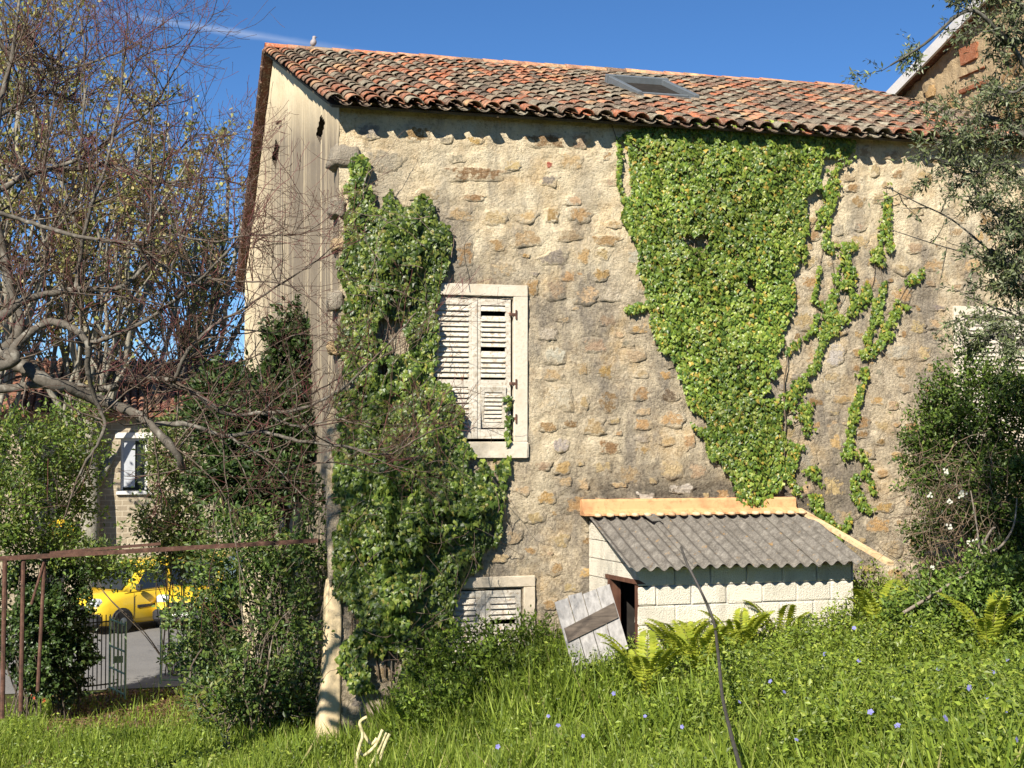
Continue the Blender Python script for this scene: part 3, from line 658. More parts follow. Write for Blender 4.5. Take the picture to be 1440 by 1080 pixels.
# flashing: a rounded orange fillet with mortar tongues lying in the corrugations
V = []; F = []; nx = 60
for k in range(nx + 1):
    x = 3.30 + (6.46 - 3.30) * k / nx; wv = .012 * math.sin(k * 1.7) + .01 * random.random()
    for yy, zz in ((-.005, 2.05), (-.07, 2.06), (-.10, 2.03), (-.11, 1.92), (-.20 - wv, 1.865), (-.20 - wv, 1.84), (-.005, 1.84)): V.append((x, yy, zz + .004 * random.random()))
for k in range(nx):
    for j in range(6): F.append((k * 7 + j, k * 7 + j + 1, (k + 1) * 7 + j + 1, (k + 1) * 7 + j))
F += [tuple(range(7))[::-1], tuple(nx * 7 + j for j in range(7))]
part('flashing', V, F, M['terracotta'], shed, (.60, .33, .16))
for k in range(18):
    x = 3.4 + (k + .5) * .177; V, F = lump((x, -.2, 1.85), (.055, .075 + .03 * random.random(), .03), k * 2.1, 5, .8, .4); part('mortar_tongue', V, F, M['terracotta'], shed, (.62, .45, .28), True)
q0, q1 = np.array((6.52, -.06, topz(-.06) + .04)), np.array((6.98, SF - .27, topz(SF - .3) + .0)); dd = q1 - q0; L = np.linalg.norm(dd)
for k in range(2):
    p0 = q0 + dd * (k * .5); p1 = q0 + dd * (k * .5 + .52); mb = MB(); sd_ = np.array((.05, .012, 0)); hz = np.array((0, 0, .022 + .002 * k))
    P = [p0 - sd_ - hz, p0 + sd_ - hz, p1 + sd_ - hz, p1 - sd_ - hz]; P += [p + 2 * hz for p in P]
    mb.add(P, [(0, 3, 2, 1), (4, 5, 6, 7), (0, 1, 5, 4), (1, 2, 6, 5), (2, 3, 7, 6), (3, 0, 4, 7)], (.66, .48, .28)); mb.part('edge_batten', M['terracotta'], shed)
mb = MB(); tp = lambda x, y, dz=.0: np.array((x, y, topz(y) + .06 + dz))
P = [tp(4.12, -.12), tp(4.28, -.10), tp(4.33, -.42), tp(4.18, -.44)]; P += [p + (0, 0, .012) for p in P]
mb.add(P, [(0, 3, 2, 1), (4, 5, 6, 7), (0, 1, 5, 4), (1, 2, 6, 5), (2, 3, 7, 6), (3, 0, 4, 7)], (.32, .30, .27)); mb.part('patch_sheet', M['fibre'], shed)

# ---- plank door taken off its hinges, leaning askew by the opening
door = thing('plank_door', (3.2, -1.75, -.35), 'broken grey plank door leaning askew beside the dark shed opening', 'door')
TL, TR, BR, BL_ = onY(779, 848, -1.42), onY(857, 822, -1.42), onY(884, 912, -1.80), onY(806, 945, -1.80)
ux = (TR - TL); dn = (BL_ - TL); nrm = np.cross(ux, dn); nrm /= np.linalg.norm(nrm); nrm *= np.sign(nrm[1]) * -1
for k in range(4):
    a, b = k / 4 + .008, (k + 1) / 4 - .008; e0 = random.uniform(-.03, .02); e1 = random.uniform(-.05, .03)
    P = [TL + ux * a + dn * e0, TL + ux * b + dn * e0 * .5, TL + ux * b + dn * (1 + e1), TL + ux * a + dn * (1 + e1)]; P += [p + nrm * .028 for p in P]
    mb = MB(); mb.add(P, [(0, 1, 2, 3), (4, 7, 6, 5), (0, 4, 5, 1), (1, 5, 6, 2), (2, 6, 7, 3), (3, 7, 4, 0)]); mb.part('plank', M['greywood'], door, origin=TL)
P = [TL + ux * .04 + dn * .40, TL + ux * .97 + dn * .28, TL + ux * .97 + dn * .50, TL + ux * .04 + dn * .60]; P = [p + nrm * .029 for p in P] + [p + nrm * .055 for p in P]
mb = MB(); mb.add(P, [(0, 1, 2, 3), (4, 7, 6, 5), (0, 4, 5, 1), (1, 5, 6, 2), (2, 6, 7, 3), (3, 7, 4, 0)]); mb.part('cross_board', M['darkwood'], door, origin=TL)

# ================================================================ the taller neighbour
nb = thing('neighbour_house', (13, 2, 0), 'taller stone house with white bargeboard rising behind the right end of the roof', 'house')
XN = 11.62; e0 = onX(1262, 137, XN - .05); e1 = onX(1395, 0, XN - .05); ns = (e1[2] - e0[2]) / (e0[1] - e1[1]); yp = 1.2
zn = lambda Y: e0[2] + ns * (e0[1] - np.maximum(Y, 2 * yp - Y)) 
gy = np.arange(2 * yp - e0[1], e0[1] + .04, .05); gz = np.arange(6.5, 13.5, .05); Y, Z = np.meshgrid(gy, gz); top = zn(Y); Zc = np.minimum(Z, top)
V = np.stack([XN + .05 - 1.4 * relief(Y * 1.2 + 30, Zc * 1.2), Y, Zc], -1).reshape(-1, 3); n, m = len(gy), len(gz); i = (np.arange(m - 1)[:, None] * n + np.arange(n - 1)); keep = Z[:-1, :-1] < top[:-1, :-1]
i = i[keep].ravel(); nw = part('stone_gable', V, [np.stack([i, i + n, i + n + 1, i + 1], 1)], M['stone'], nb, (.46, .35, .21), True)
for k in range(150):
    y = random.uniform(0, e0[1]); z = random.uniform(8.0, 11.5); wd = random.uniform(.18, .45); hh = wd * random.uniform(.45, .8)
    if z + hh / 2 > zn(y) - .1: continue
    if 2.55 < y < 3.95 and 8.8 < z < 10.2: continue
    V, F = lump((XN + .06, y, z), (.075, wd / 2, hh / 2), k * 1.7, 5, .6, .5); part('stone', V, F, M['stone'], nw, np.array(CLS[random.choice('ttpob')]) * random.uniform(.8, 1.1))
for r, (px0, px1, py0, py1) in enumerate(((1347, 1369, 58, 92), (1345, 1380, 94, 110), (1346, 1384, 111, 133))):
    a, b = onX(px0, py1, XN - .04), onX(px1, py0, XN - .04)
    mb = MB(); mb.bbox((XN - .0, b[1], min(a[2], b[2])), (XN + .1, a[1], max(a[2], b[2])), .015, (.40, .16, .085), jit=.012); mb.part('brick', M['stone'], nw)
mb = MB(); bw = .17
for s0, s1 in ((e0[1] + .15, yp),):
    P = [(XN - .22, s0, zn(s0) - .05), (XN - .22, s1, zn(s1) - .05), (XN - .22, s1, zn(s1) + bw), (XN - .22, s0, zn(s0) + bw)]; P += [(XN - .17, p[1], p[2]) for p in P]
    mb.add(P, [(0, 3, 2, 1), (4, 5, 6, 7), (0, 1, 5, 4), (1, 2, 6, 5), (2, 3, 7, 6), (3, 0, 4, 7)], (.55, .54, .53))
mb.part('bargeboard', M['plainc'], nb)
mb = MB(); y2 = 2 * yp - e0[1]
for s0, s1 in ((e0[1] + .2, yp), (y2 - .2, yp)):
    a, b = zn(np.array([s0]))[0] + .05, zn(np.array([s1]))[0] + .05
    if s0 < s1: a = e0[2] - .05
    mb.add([(XN - .2, s0, a), (18, s0, a), (18, s1, b), (XN - .2, s1, b), (XN - .2, s0, a + .12), (18, s0, a + .12), (18, s1, b + .12), (XN - .2, s1, b + .12)], [(0, 1, 2, 3), (4, 7, 6, 5), (0, 3, 7, 4), (0, 4, 5, 1)], (.25, .11, .07))
mb.part('roof_slope', M['tile'], nb)
mb = MB(); mb.box((XN + .12, y2, -.5), (18, e0[1], e0[2] - .1), (.4, .3, .18)); mb.part('house_body', M['stone'], nb)

# ================================================================ vegetation helpers
class FM:
    """fast wood mesh: tapering tubes"""
    def __init__(s): s.V = []; s.F = []; s.C = []; s.n = 0
    def tube(s, P, rad, col, sides=4):
        P = np.asarray(P, float); n = len(P); T = np.empty_like(P); T[1:-1] = P[2:] - P[:-2]; T[0] = P[1] - P[0]; T[-1] = P[-1] - P[-2]
        T /= np.sqrt((T * T).sum(1))[:, None] + 1e-9
        ref = np.eye(3)[int(np.argmin(np.abs(T.mean(0))))]; A = np.cross(T, ref); A /= np.sqrt((A * A).sum(1))[:, None] + 1e-9; B = np.cross(T, A)
        th = np.arange(sides) * 2 * math.pi / sides
        V = (P[:, None] + np.asarray(rad)[:, None, None] * (A[:, None] * np.cos(th)[None, :, None] + B[:, None] * np.sin(th)[None, :, None])).reshape(-1, 3)
        i = (np.arange(n - 1)[:, None] * sides + np.arange(sides)); j = (np.arange(n - 1)[:, None] * sides + (np.arange(sides) + 1) % sides)
        s.F.append(np.stack([i, j, j + sides, i + sides], -1).reshape(-1, 4) + s.n); s.V.append(V); s.C.append(np.repeat(np.asarray(col, float).reshape(-1, 3) if np.ndim(col) == 2 else np.tile(col, (n, 1)), sides, 0)); s.n += len(V)
    def part(s, name, mat, parent=None):
        return part(name, np.concatenate(s.V), [np.concatenate(s.F)], mat, parent, np.concatenate(s.C), True)
def unit(v): return v / (np.linalg.norm(v, axis=-1, keepdims=True) + 1e-9)
T_IVY = np.array([(0, .38, .07), (0, 0, 0), (.30, -.10, -.03), (.52, .26, -.04), (.27, .46, .0), (0, 1.0, -.10), (-.27, .46, .0), (-.52, .26, -.04), (-.30, -.10, -.03)])
F_IVY = [(0, k, k + 1) for k in range(1, 8)] + [(0, 8, 1)]
T_LEAF = np.array([(0, 0, 0), (.24, .38, .06), (.15, .75, .03), (0, 1, -.06), (-.15, .75, .03), (-.24, .38, .06)]); F_LEAF = [(0, 1, 2), (0, 2, 3), (0, 3, 4), (0, 4, 5)]
T_DIA = np.array([(0, 0, 0), (.26, .45, .07), (0, 1, -.03), (-.26, .45, .07)]); F_DIA = [(0, 1, 2), (0, 2, 3)]
T_OL = T_DIA * (.62, 1, 1)
T_BL = np.array([(-.022, 0, 0), (.022, 0, 0), (.018, .55, .06), (-.018, .55, .06), (0, 1, .26)]); F_BL = [(0, 1, 2), (0, 2, 3), (3, 2, 4)]
class LM:
    """leaf mesh: thousands of leaf-sized faces"""
    def __init__(s): s.V = []; s.F = []; s.C = []; s.n = 0
    def add(s, T, TF, P, D, N, S, C):
        P = np.asarray(P, float); D = unit(np.asarray(D, float)); N = np.asarray(N, float); N = unit(N - (N * D).sum(1)[:, None] * D); X = np.cross(D, N); S = np.asarray(S, float)
        V = P[:, None] + S[:, None, None] * (T[None, :, 0, None] * X[:, None] + T[None, :, 1, None] * D[:, None] + T[None, :, 2, None] * N[:, None])
        k = len(T); F = np.array(TF, np.int32); n = len(P)
        s.V.append(V.reshape(-1, 3)); s.F.append((F[None] + (np.arange(n) * k)[:, None, None] + s.n).reshape(-1, F.shape[1])); s.C.append(np.repeat(C, k, 0)); s.n += n * k
    def part(s, name, mat, parent=None): return part(name, np.concatenate(s.V), [np.concatenate(s.F)], mat, parent, np.concatenate(s.C), False)
def pal(n, cols, wts=None, var=.18):
    cols = np.array(cols, float); wts = np.ones(len(cols)) if wts is None else np.array(wts, float)
    c = cols[RNG.choice(len(cols), n, p=wts / wts.sum())]; return np.clip(c * (1 + RNG.normal(0, var, (n, 1))), .004, 1)
def rdir(n): return unit(RNG.normal(0, 1, (n, 3)))
def inpoly(px, py, poly):
    poly = np.array(poly, float); r = np.zeros(len(px), bool); j = len(poly) - 1
    for i in range(len(poly)):
        xi, yi = poly[i]; xj, yj = poly[j]
        c = ((yi > py) != (yj > py)) & (px < (xj - xi) * (py - yi) / (yj - yi + 1e-12) + xi); r ^= c; j = i
    return r
def polydist(px, py, poly):
    poly = np.array(poly, float); d = np.full(len(px), 1e9)
    for a, b in zip(poly, np.roll(poly, -1, 0)):
        ab = b - a; t = np.clip(((px - a[0]) * ab[0] + (py - a[1]) * ab[1]) / (ab @ ab + 1e-12), 0, 1); d = np.minimum(d, np.hypot(px - a[0] - t * ab[0], py - a[1] - t * ab[1]))
    return d
def smooth_path(P, n=6):
    P = np.array(P, float); t = np.linspace(0, len(P) - 1, (len(P) - 1) * n + 1); i = np.minimum(t.astype(int), len(P) - 2); f = (t - i)[:, None]
    p0 = P[np.maximum(i - 1, 0)]; p1 = P[i]; p2 = P[i + 1]; p3 = P[np.minimum(i + 2, len(P) - 1)]
    return .5 * (2 * p1 + (p2 - p0) * f + (2 * p0 - 5 * p1 + 4 * p2 - p3) * f ** 2 + (3 * p1 - p0 - 3 * p2 + p3) * f ** 3)

# ================================================================ ivy on the wall
def ivy(name, label, poly_px, strands, bulge, n, cols, wts, size=(.05, .09), YW=-.02, seed=0, twigs=0, lump_=0.):
    t = thing(name, (*onY(*poly_px[0])[[0]], -.02, 0), label, 'ivy')
    wp = [onY(x, y)[[0, 2]] for x, y in poly_px]; wp = np.array(wp); lo, hi = wp.min(0), wp.max(0)
    P = RNG.uniform(lo, hi, (n * 3, 2)); d = polydist(P[:, 0], P[:, 1], wp); ins = inpoly(P[:, 0], P[:, 1], wp)
    edge = fbm(P[:, 0] * 2.6, P[:, 1] * 2.6, o=3, seed=seed) - .5
    ok = np.where(ins, d, -d) > edge * .42 - .02
    ok &= fbm(P[:, 0] * 1.6 + 9, P[:, 1] * 1.6, o=3, seed=seed + 3) > (.31 + .0 * lump_) - .25 * np.minimum(d, .4)
    P, d = P[ok], d[ok]; P, d = P[:n], d[:n]
    b = bulge(P[:, 0], P[:, 1], d); lumpy = fbm(P[:, 0] * 3.3, P[:, 1] * 3.3, o=3, seed=seed + 5)
    dep = .03 + b * (.4 - .35 * lump_ + (1 + .7 * lump_) * lumpy) * (1 - .55 * RNG.random(len(P)) ** 2.2)
    lm = LM(); m = len(P); e = .06
    gx = (fbm((P[:, 0] + e) * 3.3, P[:, 1] * 3.3, o=3, seed=seed + 5) - lumpy) / e * b * 1.7; gz_ = (fbm(P[:, 0] * 3.3, (P[:, 1] + e) * 3.3, o=3, seed=seed + 5) - lumpy) / e * b * 1.7
    N = np.stack([-gx * .8, -np.ones(m), -gz_ * .8 + .25], 1) + RNG.normal(0, .38, (m, 3)); N[:, 0] += 0
    D = np.stack([RNG.normal(0, .55, m), RNG.normal(-.15, .25, m), -np.ones(m)], 1); S = size[0] + (size[1] - size[0]) * RNG.random(m) ** 1.4
    lm.add(T_IVY, F_IVY, np.stack([P[:, 0], YW - dep, P[:, 1]], 1), D, N, S, np.clip(pal(m, cols, wts) * (.55 + .9 * fbm(P[:, 0] * 1.3, P[:, 1] * 1.3, o=3, seed=seed + 13))[:, None], .006, 1))
    wood = FM(); BR = (.13, .10, .07)
    for st, wd, dens in strands:
        q = smooth_path([onY(x, y) for x, y in st]); q[:, 1] = -.035; L = np.linalg.norm(np.diff(q, axis=0), axis=1).sum()
        wood.tube(q, np.linspace(.006, .004, len(q)), BR, 4)
        k = int(L * wd * dens * 4.2); ii = RNG.integers(0, len(q), k); Q = q[ii] + np.stack([RNG.normal(0, wd / 330, k) * (.4 + 1.3 * vnoise(q[ii][:, 2] * 3.1, q[ii][:, 0] * 3.1, seed=seed)), -RNG.random(k) * .05, RNG.normal(0, .03, k)], 1)
        gate = fbm(Q[:, 0] * 4, Q[:, 2] * 4, o=2, seed=seed + 9) > .43; Q = Q[gate]; k = len(Q)
        lm.add(T_IVY, F_IVY, Q, np.stack([RNG.normal(0, .6, k), RNG.normal(-.15, .2, k), -np.ones(k)], 1), np.stack([RNG.normal(0, .4, k), -np.ones(k), RNG.normal(.2, .3, k)], 1), RNG.uniform(size[0] * .85, size[1] * .9, k), pal(k, cols, wts))
    # climbing stems
    for k in range(26):
        x0 = RNG.uniform(lo[0] + .2, hi[0] - .2); zz = np.linspace(lo[1] - .1, RNG.uniform(lo[1] + 1, hi[1]), 24); xx = x0 + np.cumsum(RNG.normal(0, .035, 24))
        yy = np.full(24, -.05) - .02 * RNG.random(24); okp = inpoly(xx, zz, wp)
        if okp.sum() > 8: 
            idx = np.where(okp)[0]; s0, s1 = idx[0], idx[-1] + 1; wood.tube(np.stack([xx, yy, zz], 1)[s0:s1], np.linspace(.014, .005, s1 - s0), BR, 4)
    for k in range(twigs):
        p0 = RNG.uniform(lo, hi); 
        if not inpoly(p0[:1], p0[1:], wp)[0]: continue
        q = [np.array((p0[0], YW - .25 - .3 * RNG.random(), p0[1]))]; d = unit(RNG.normal(0, 1, 3) * (1, .3, 1.2))
        for _ in range(12): d = unit(d + RNG.normal(0, .2, 3) * (1, .4, 1)); q.append(q[-1] + d * .07)
        wood.tube(np.array(q), np.linspace(.006, .002, 13), (.17, .12, .09), 3)
    lm.part('foliage', M['ivy'], t); wood.part('stem', M['bark'], t); return t
IVR = [(868, 182), (884, 178), (940, 172), (1000, 166), (1040, 176), (1110, 180), (1188, 195), (1192, 214), (1165, 222), (1150, 240), (1132, 290), (1122, 330), (1116, 400), (1120, 430), (1100, 470), (1088, 500), (1102, 540), (1098, 570), (1086, 600), (1108, 640), (1092, 680), (1075, 700), (1062, 728), (1048, 728), (1035, 700), (1022, 660), (992, 648), (982, 600), (962, 560), (942, 512), (922, 492), (912, 455), (906, 420), (900, 380), (893, 330), (882, 310), (877, 280), (890, 250), (882, 222), (866, 200)]
STR = [([(858, 172), (870, 215), (868, 255), (880, 290), (885, 320)], 5, 9), ([(1190, 200), (1178, 230), (1165, 270), (1168, 290), (1150, 305), (1128, 335), (1120, 360)], 16, 7), ([(1165, 290), (1158, 340), (1148, 390), (1140, 430)], 5, 9),
       ([(1245, 265), (1244, 310), (1232, 350), (1240, 400), (1232, 440), (1250, 470)], 9, 9), ([(1192, 345), (1190, 400), (1175, 440), (1152, 480), (1140, 520), (1108, 560), (1100, 600), (1130, 590)], 20, 8), ([(1228, 352), (1226, 400), (1200, 425), (1175, 450), (1160, 470)], 16, 8),
       ([(1280, 390), (1255, 440), (1238, 475), (1215, 520), (1205, 560), (1196, 590), (1190, 640)], 12, 8), ([(1222, 400), (1230, 440), (1218, 470), (1212, 500)], 12, 8), ([(1165, 345), (1172, 400), (1160, 440)], 10, 8),
       ([(1138, 660), (1145, 690), (1150, 712), (1165, 740), (1182, 752)], 16, 9), ([(1195, 668), (1198, 690), (1215, 715), (1195, 735), (1182, 752)], 16, 8), ([(1130, 570), (1120, 620), (1105, 660)], 18, 8), ([(1095, 500), (1135, 470), (1150, 430)], 9, 9), ([(900, 430), (885, 435)], 16, 9), ([(1100, 660), (1112, 676), (1118, 690)], 10, 8), ([(1248, 350), (1246, 300), (1246, 280)], 6, 8), ([(1210, 665), (1212, 640), (1225, 690), (1230, 700)], 7, 7), ([(1285, 430), (1270, 425), (1295, 380)], 7, 7)]
bul = lambda x, z, d: .05 + np.minimum(d, .5) * .26
ivy('wall_ivy', 'broad sunlit curtain of yellow-green ivy hanging from the eaves above the shed', IVR, STR, bul, 20000, [(.19, .25, .035), (.13, .20, .03), (.07, .125, .022), (.25, .29, .06), (.36, .27, .05)], [4, 5, 3, 2, .8], (.036, .082), seed=2)
IVL = [(490, 240), (503, 222), (512, 262), (532, 300), (545, 258), (560, 292), (590, 280), (602, 300), (632, 335), (640, 350), (630, 375), (612, 400), (594, 420), (598, 450), (608, 500), (628, 545), (640, 590), (654, 640), (695, 680), (710, 705), (700, 740), (682, 772), (672, 800), (650, 815), (640, 840), (638, 890), (612, 930), (585, 965), (555, 955), (500, 970), (478, 900), (468, 800), (474, 700), (478, 600), (472, 480), (480, 420), (474, 350), (482, 290)]
STL = [([(715, 560), (712, 600), (714, 640), (706, 670), (690, 640), (684, 650)], 5, 8), ([(706, 640), (704, 690), (700, 710)], 8, 8), ([(505, 225), (500, 270), (490, 330)], 12, 9)]
bl2 = lambda x, z, d: .08 + np.minimum(d, .8) * (.30 + .22 * sstep(4.5, 1.5, z))
ivy('corner_ivy', 'dense dark green ivy bush swallowing the left corner of the front wall', IVL, STL, bl2, 24000, [(.065, .108, .017), (.115, .165, .025), (.19, .235, .04), (.035, .062, .012), (.24, .22, .055)], [5, 5, 3, 3.5, .8], (.04, .10), seed=7, twigs=200, lump_=.8)

# ================================================================ shrubs and trees
def branchy(fm, p, d, L, r, lev, cfg, tips, col):
    n = max(4, int(L / cfg['seg'])); P = [p]; dd = d.copy()
    for k in range(n):
        dd = unit(dd + RNG.normal(0, cfg['wander'], 3) + np.array((0, 0, cfg['up']))); P.append(P[-1] + dd * L / n)
    P = np.array(P); rad = np.linspace(r, max(r * cfg['taper'], cfg.get('rmin', .0015)), n + 1); c = col(r) if callable(col) else col
    fm.tube(P, rad, c, 6 if r > .03 else 4 if r > .008 else 3)
    if lev <= 0: tips.append((P, dd)); return
    nb = RNG.poisson(cfg['nb'][lev - 1]) + 1
    for k in range(nb):
        f = RNG.uniform(.2, 1.0); i = min(n - 1, int(f * n)); q = P[i]; t = unit(P[i + 1] - P[i]); a = rdir(1)[0]; a = unit(a - (a @ t) * t)
        an = RNG.uniform(*cfg['ang']); nd = unit(t * math.cos(an) + a * math.sin(an))
        branchy(fm, q, nd, L * RNG.uniform(*cfg['ratio']) * (1.1 - .4 * f), rad[i] * cfg.get('rr', .6), lev - 1, cfg, tips, col)
    tips.append((P[n // 2:], dd))
def leaf_tips(lm, tips, per, size, T, TF, cols, wts=None, spread=.03, var=.2, droop=.2):
    Ps, Ds = [], []
    for P, d in tips:
        k = RNG.poisson(per)
        if not k: continue
        f = RNG.random(k) * (len(P) - 1); i = np.minimum(f.astype(int), len(P) - 2); Ps.append(P[i] + (P[i + 1] - P[i]) * (f - i)[:, None] + RNG.normal(0, spread, (k, 3))); Ds.append(np.tile(d, (k, 1)))
    if not Ps: return
    P = np.concatenate(Ps); D = np.concatenate(Ds) * .6 + rdir(len(P)) * .9; D[:, 2] -= droop; N = rdir(len(P)) * .7 + np.array((-.25, -.35, .7))
    lm.add(T, TF, P, D, N, RNG.uniform(*size, len(P)), pal(len(P), cols, wts, var))
def bush(name, label, cat, base, blobs, nclump, nleaf, size, cols, wts=None, T=T_LEAF, TF=F_LEAF, mat='leaf', stem=(.10, .08, .06), nstem=30, clump=.16, hollow=.45, srad=.012, group=None, crown='foliage', trunk='stem', up_=.35, twig=True):
    t = thing(name, base, label, cat, group); base = np.array(base, float); vol = np.array([np.prod(b[1]) for b in blobs], float) ** .67; pick = RNG.choice(len(blobs), nclump, p=vol / vol.sum())
    cs = np.array([b[0] for b in blobs])[pick]; rs = np.array([b[1] for b in blobs])[pick]; u = rdir(nclump); rad = (hollow + (1 - hollow) * RNG.random(nclump) ** .6) * (.8 + .4 * fbm(u[:, 0] * 2 + pick, u[:, 1] * 2, u[:, 2] * 2, 3)) 
    C = cs + u * rs * rad[:, None]; out = unit(u + np.array((0, 0, up_)))
    lm = LM(); ci = np.repeat(np.arange(nclump), nleaf); k = len(ci); along = RNG.random(k)
    P = C[ci] + out[ci] * (along * clump * 1.6 - clump * .8)[:, None] + RNG.normal(0, clump * .42, (k, 3)); P[:, 2] = np.maximum(P[:, 2], zg(P[:, 0], P[:, 1]) + .03)
    D = out[ci] * .6 + rdir(k) * .8; N = rdir(k) * .75 + out[ci] * .4 + np.array((-.15, -.25, .55))
    cc = pal(k, cols, wts) * (1 + RNG.normal(0, .16, nclump))[ci][:, None]
    lm.add(T, TF, P, D, N, RNG.uniform(*size, k), np.clip(cc, .004, 1)); lm.part(crown, M[mat], t)
    fm = FM()
    if twig:
        for j in range(0, nclump): 
            if j % 2: continue
            fm.tube(np.array([C[j] - out[j] * clump * 1.5 + RNG.normal(0, .03, 3), C[j], C[j] + out[j] * clump]), (.005, .004, .002), stem, 3)
    for j in range(nstem):
        q = C[RNG.integers(nclump)]; b0 = base + RNG.normal(0, 1, 3) * np.array((.18, .12, 0)) * min(1., max(1e-3, float(np.max(rs)))); b0[2] = float(zg(b0[0], b0[1])) - .05
        m1 = b0 + (q - b0) * .35 + RNG.normal(0, .15, 3); m2 = b0 + (q - b0) * .7 + RNG.normal(0, .15, 3); m1[2] += .15
        P = smooth_path([b0, m1, m2, q], 5); fm.tube(P, np.linspace(srad * RNG.uniform(.6, 1.4), .004, len(P)), np.array(stem) * RNG.uniform(.7, 1.3), 5)
    if fm.n:
        sp_ = fm.part(trunk, M['bark'], t)
        if name.startswith('weed'): tag(sp_, kind='stuff')
    return t
def bl(x, y, D, rx, ry, rd=None):
    c = atD(x, y, D); s = D / FPX; return (c, np.array((rx * s, (rd if rd else rx) * s, ry * s)))
G = lambda p: (p[0], p[1], float(zg(p[0], p[1])))
# dark evergreen against the gable
bush('evergreen_shrub', 'tall dark evergreen shrub growing against the cream gable wall', 'shrub', G(atD(380, 900, 21)), [bl(410, 500, 21, 38, 70), bl(380, 590, 21, 75, 80), bl(315, 575, 21.5, 55, 65), bl(420, 640, 20.5, 45, 70), bl(340, 680, 21, 70, 60)], 900, 34, (.07, .12), [(.03, .055, .014), (.05, .085, .02), (.075, .115, .03), (.02, .04, .01)], [4, 4, 2, 3], nstem=18, clump=.13, hollow=.35, srad=.03)
# thinner, lighter shrub below it
bush('straggly_shrub', 'straggly half bare shrub with many stems between gate and house corner', 'shrub', G(atD(370, 1030, 18.9)), [bl(340, 780, 19.5, 90, 80), bl(400, 860, 19, 55, 110), bl(290, 880, 19.5, 60, 80), bl(350, 970, 18.8, 90, 75), bl(420, 980, 18.6, 40, 70), bl(438, 760, 18.7, 28, 110), bl(432, 880, 18.4, 26, 80)], 760, 20, (.05, .095), [(.07, .12, .025), (.12, .17, .035), (.04, .07, .018), (.17, .19, .05)], [4, 3, 3, 1], nstem=85, clump=.15, hollow=.2, srad=.014, stem=(.15, .12, .09))
# hedge tree mass at the left, ivy column by the railing
bush('hedge_bush', 'bright leafy bush overhanging the rusty frame at the left edge', 'bush', G(atD(30, 930, 24)), [bl(30, 640, 25, 70, 75), bl(95, 690, 26, 55, 70), bl(0, 730, 24, 60, 60), bl(115, 600, 27, 45, 45), bl(60, 770, 24.5, 60, 40), bl(150, 800, 25.5, 75, 16)], 560, 26, (.06, .11), [(.10, .16, .025), (.15, .20, .035), (.055, .09, .02), (.20, .22, .05)], [4, 3, 3, 1], nstem=25, clump=.2, hollow=.3)
bush('leafy_pillar', 'dark ivy covered pillar beside the black iron railing', 'pillar', G(atD(95, 975, 24.5)), [bl(98, 860, 24.5, 36, 75), bl(92, 930, 24.5, 40, 60), bl(60, 900, 24, 40, 80), bl(20, 870, 24.5, 40, 90)], 420, 30, (.05, .085), [(.03, .055, .014), (.05, .085, .02), (.09, .13, .03)], [4, 4, 1], T=T_IVY, TF=F_IVY, mat='ivy', nstem=10, clump=.12, hollow=.5)
bush('roadside_bush', 'leafy green bush in front of the far cottage window', 'bush', G(atD(250, 900, 29)), [bl(245, 650, 30, 45, 75), bl(215, 740, 29, 35, 40), bl(260, 760, 29.5, 40, 60), bl(130, 775, 30, 40, 10)], 330, 22, (.07, .13), [(.08, .12, .025), (.13, .16, .04), (.045, .07, .018)], nstem=20, clump=.22, hollow=.25)
# bush at the right, brown tangle in its lower half, white blossom
rb = bush('flowering_bush', 'big tangled bush with a few white blossoms in front of the right shutters', 'bush', G(atD(1390, 900, 18.2)), [bl(1370, 560, 18.4, 75, 65), bl(1440, 600, 18.4, 70, 100), bl(1320, 620, 18.6, 50, 70), bl(1400, 700, 18.2, 90, 80), bl(1440, 800, 18, 70, 90), bl(1300, 660, 18.7, 35, 60), bl(1300, 740, 18.3, 25, 40)], 1180, 30, (.04, .075), [(.06, .10, .018), (.10, .155, .025), (.035, .06, .012), (.14, .19, .035)], [4, 3, 3, 1], nstem=60, clump=.13, hollow=.3, stem=(.13, .095, .065))
fm = FM(); tips = []
for k in range(260):
    p = atD(RNG.uniform(1270, 1400), RNG.uniform(640, 800), RNG.uniform(17.4, 17.9)); branchy(fm, p, rdir(1)[0] * (1, .35, 1), RNG.uniform(.3, .8), .006, 0, dict(seg=.08, wander=.25, up=-.03, taper=.3, nb=[1], ang=(.4, 1), ratio=(.4, .6)), tips, (.21, .15, .10))
fm.part('dead_twigs', M['bark'], rb)
def blossom(c, s, name, par, col, ncl=5):
    lm = LM(); k = 5 * ncl; ctr = np.repeat(np.array(c) + RNG.normal(0, s * 1.1, (ncl, 3)), 5, 0); a = np.tile(np.arange(5) * 1.2566, ncl); D = np.stack([np.cos(a), np.full(k, -.25), np.sin(a)], 1); N = np.tile((-.2, -1., .3), (k, 1)).astype(float)
    lm.add(T_LEAF * (1.6, 1, 1), F_LEAF, ctr, D, N, np.full(k, s), pal(k, [col], None, .05)); lm.part(name, M['petal'], par)
for x, y in ((1330, 663), (1354, 693), (1352, 697), (1335, 708), (1374, 761), (1307, 697), (1337, 741), (1310, 797), (1362, 763)): blossom(atD(x, y, 17.3), .019, 'white_blossom', rb, (.78, .77, .72))
fm = FM()
for pts in ([(1270, 862), (1330, 825), (1372, 795), (1376, 760), (1365, 690)], [(1395, 850), (1440, 828), (1480, 800)], [(1376, 780), (1405, 770), (1425, 740), (1430, 700)], [(1368, 795), (1392, 748), (1400, 742)]): q = smooth_path([atD(x, y, 17.1) for x, y in pts]); fm.tube(q, np.linspace(.022, .008, len(q)), (.24, .20, .16), 6)
fm.part('bare_branch', M['bark'], rb)
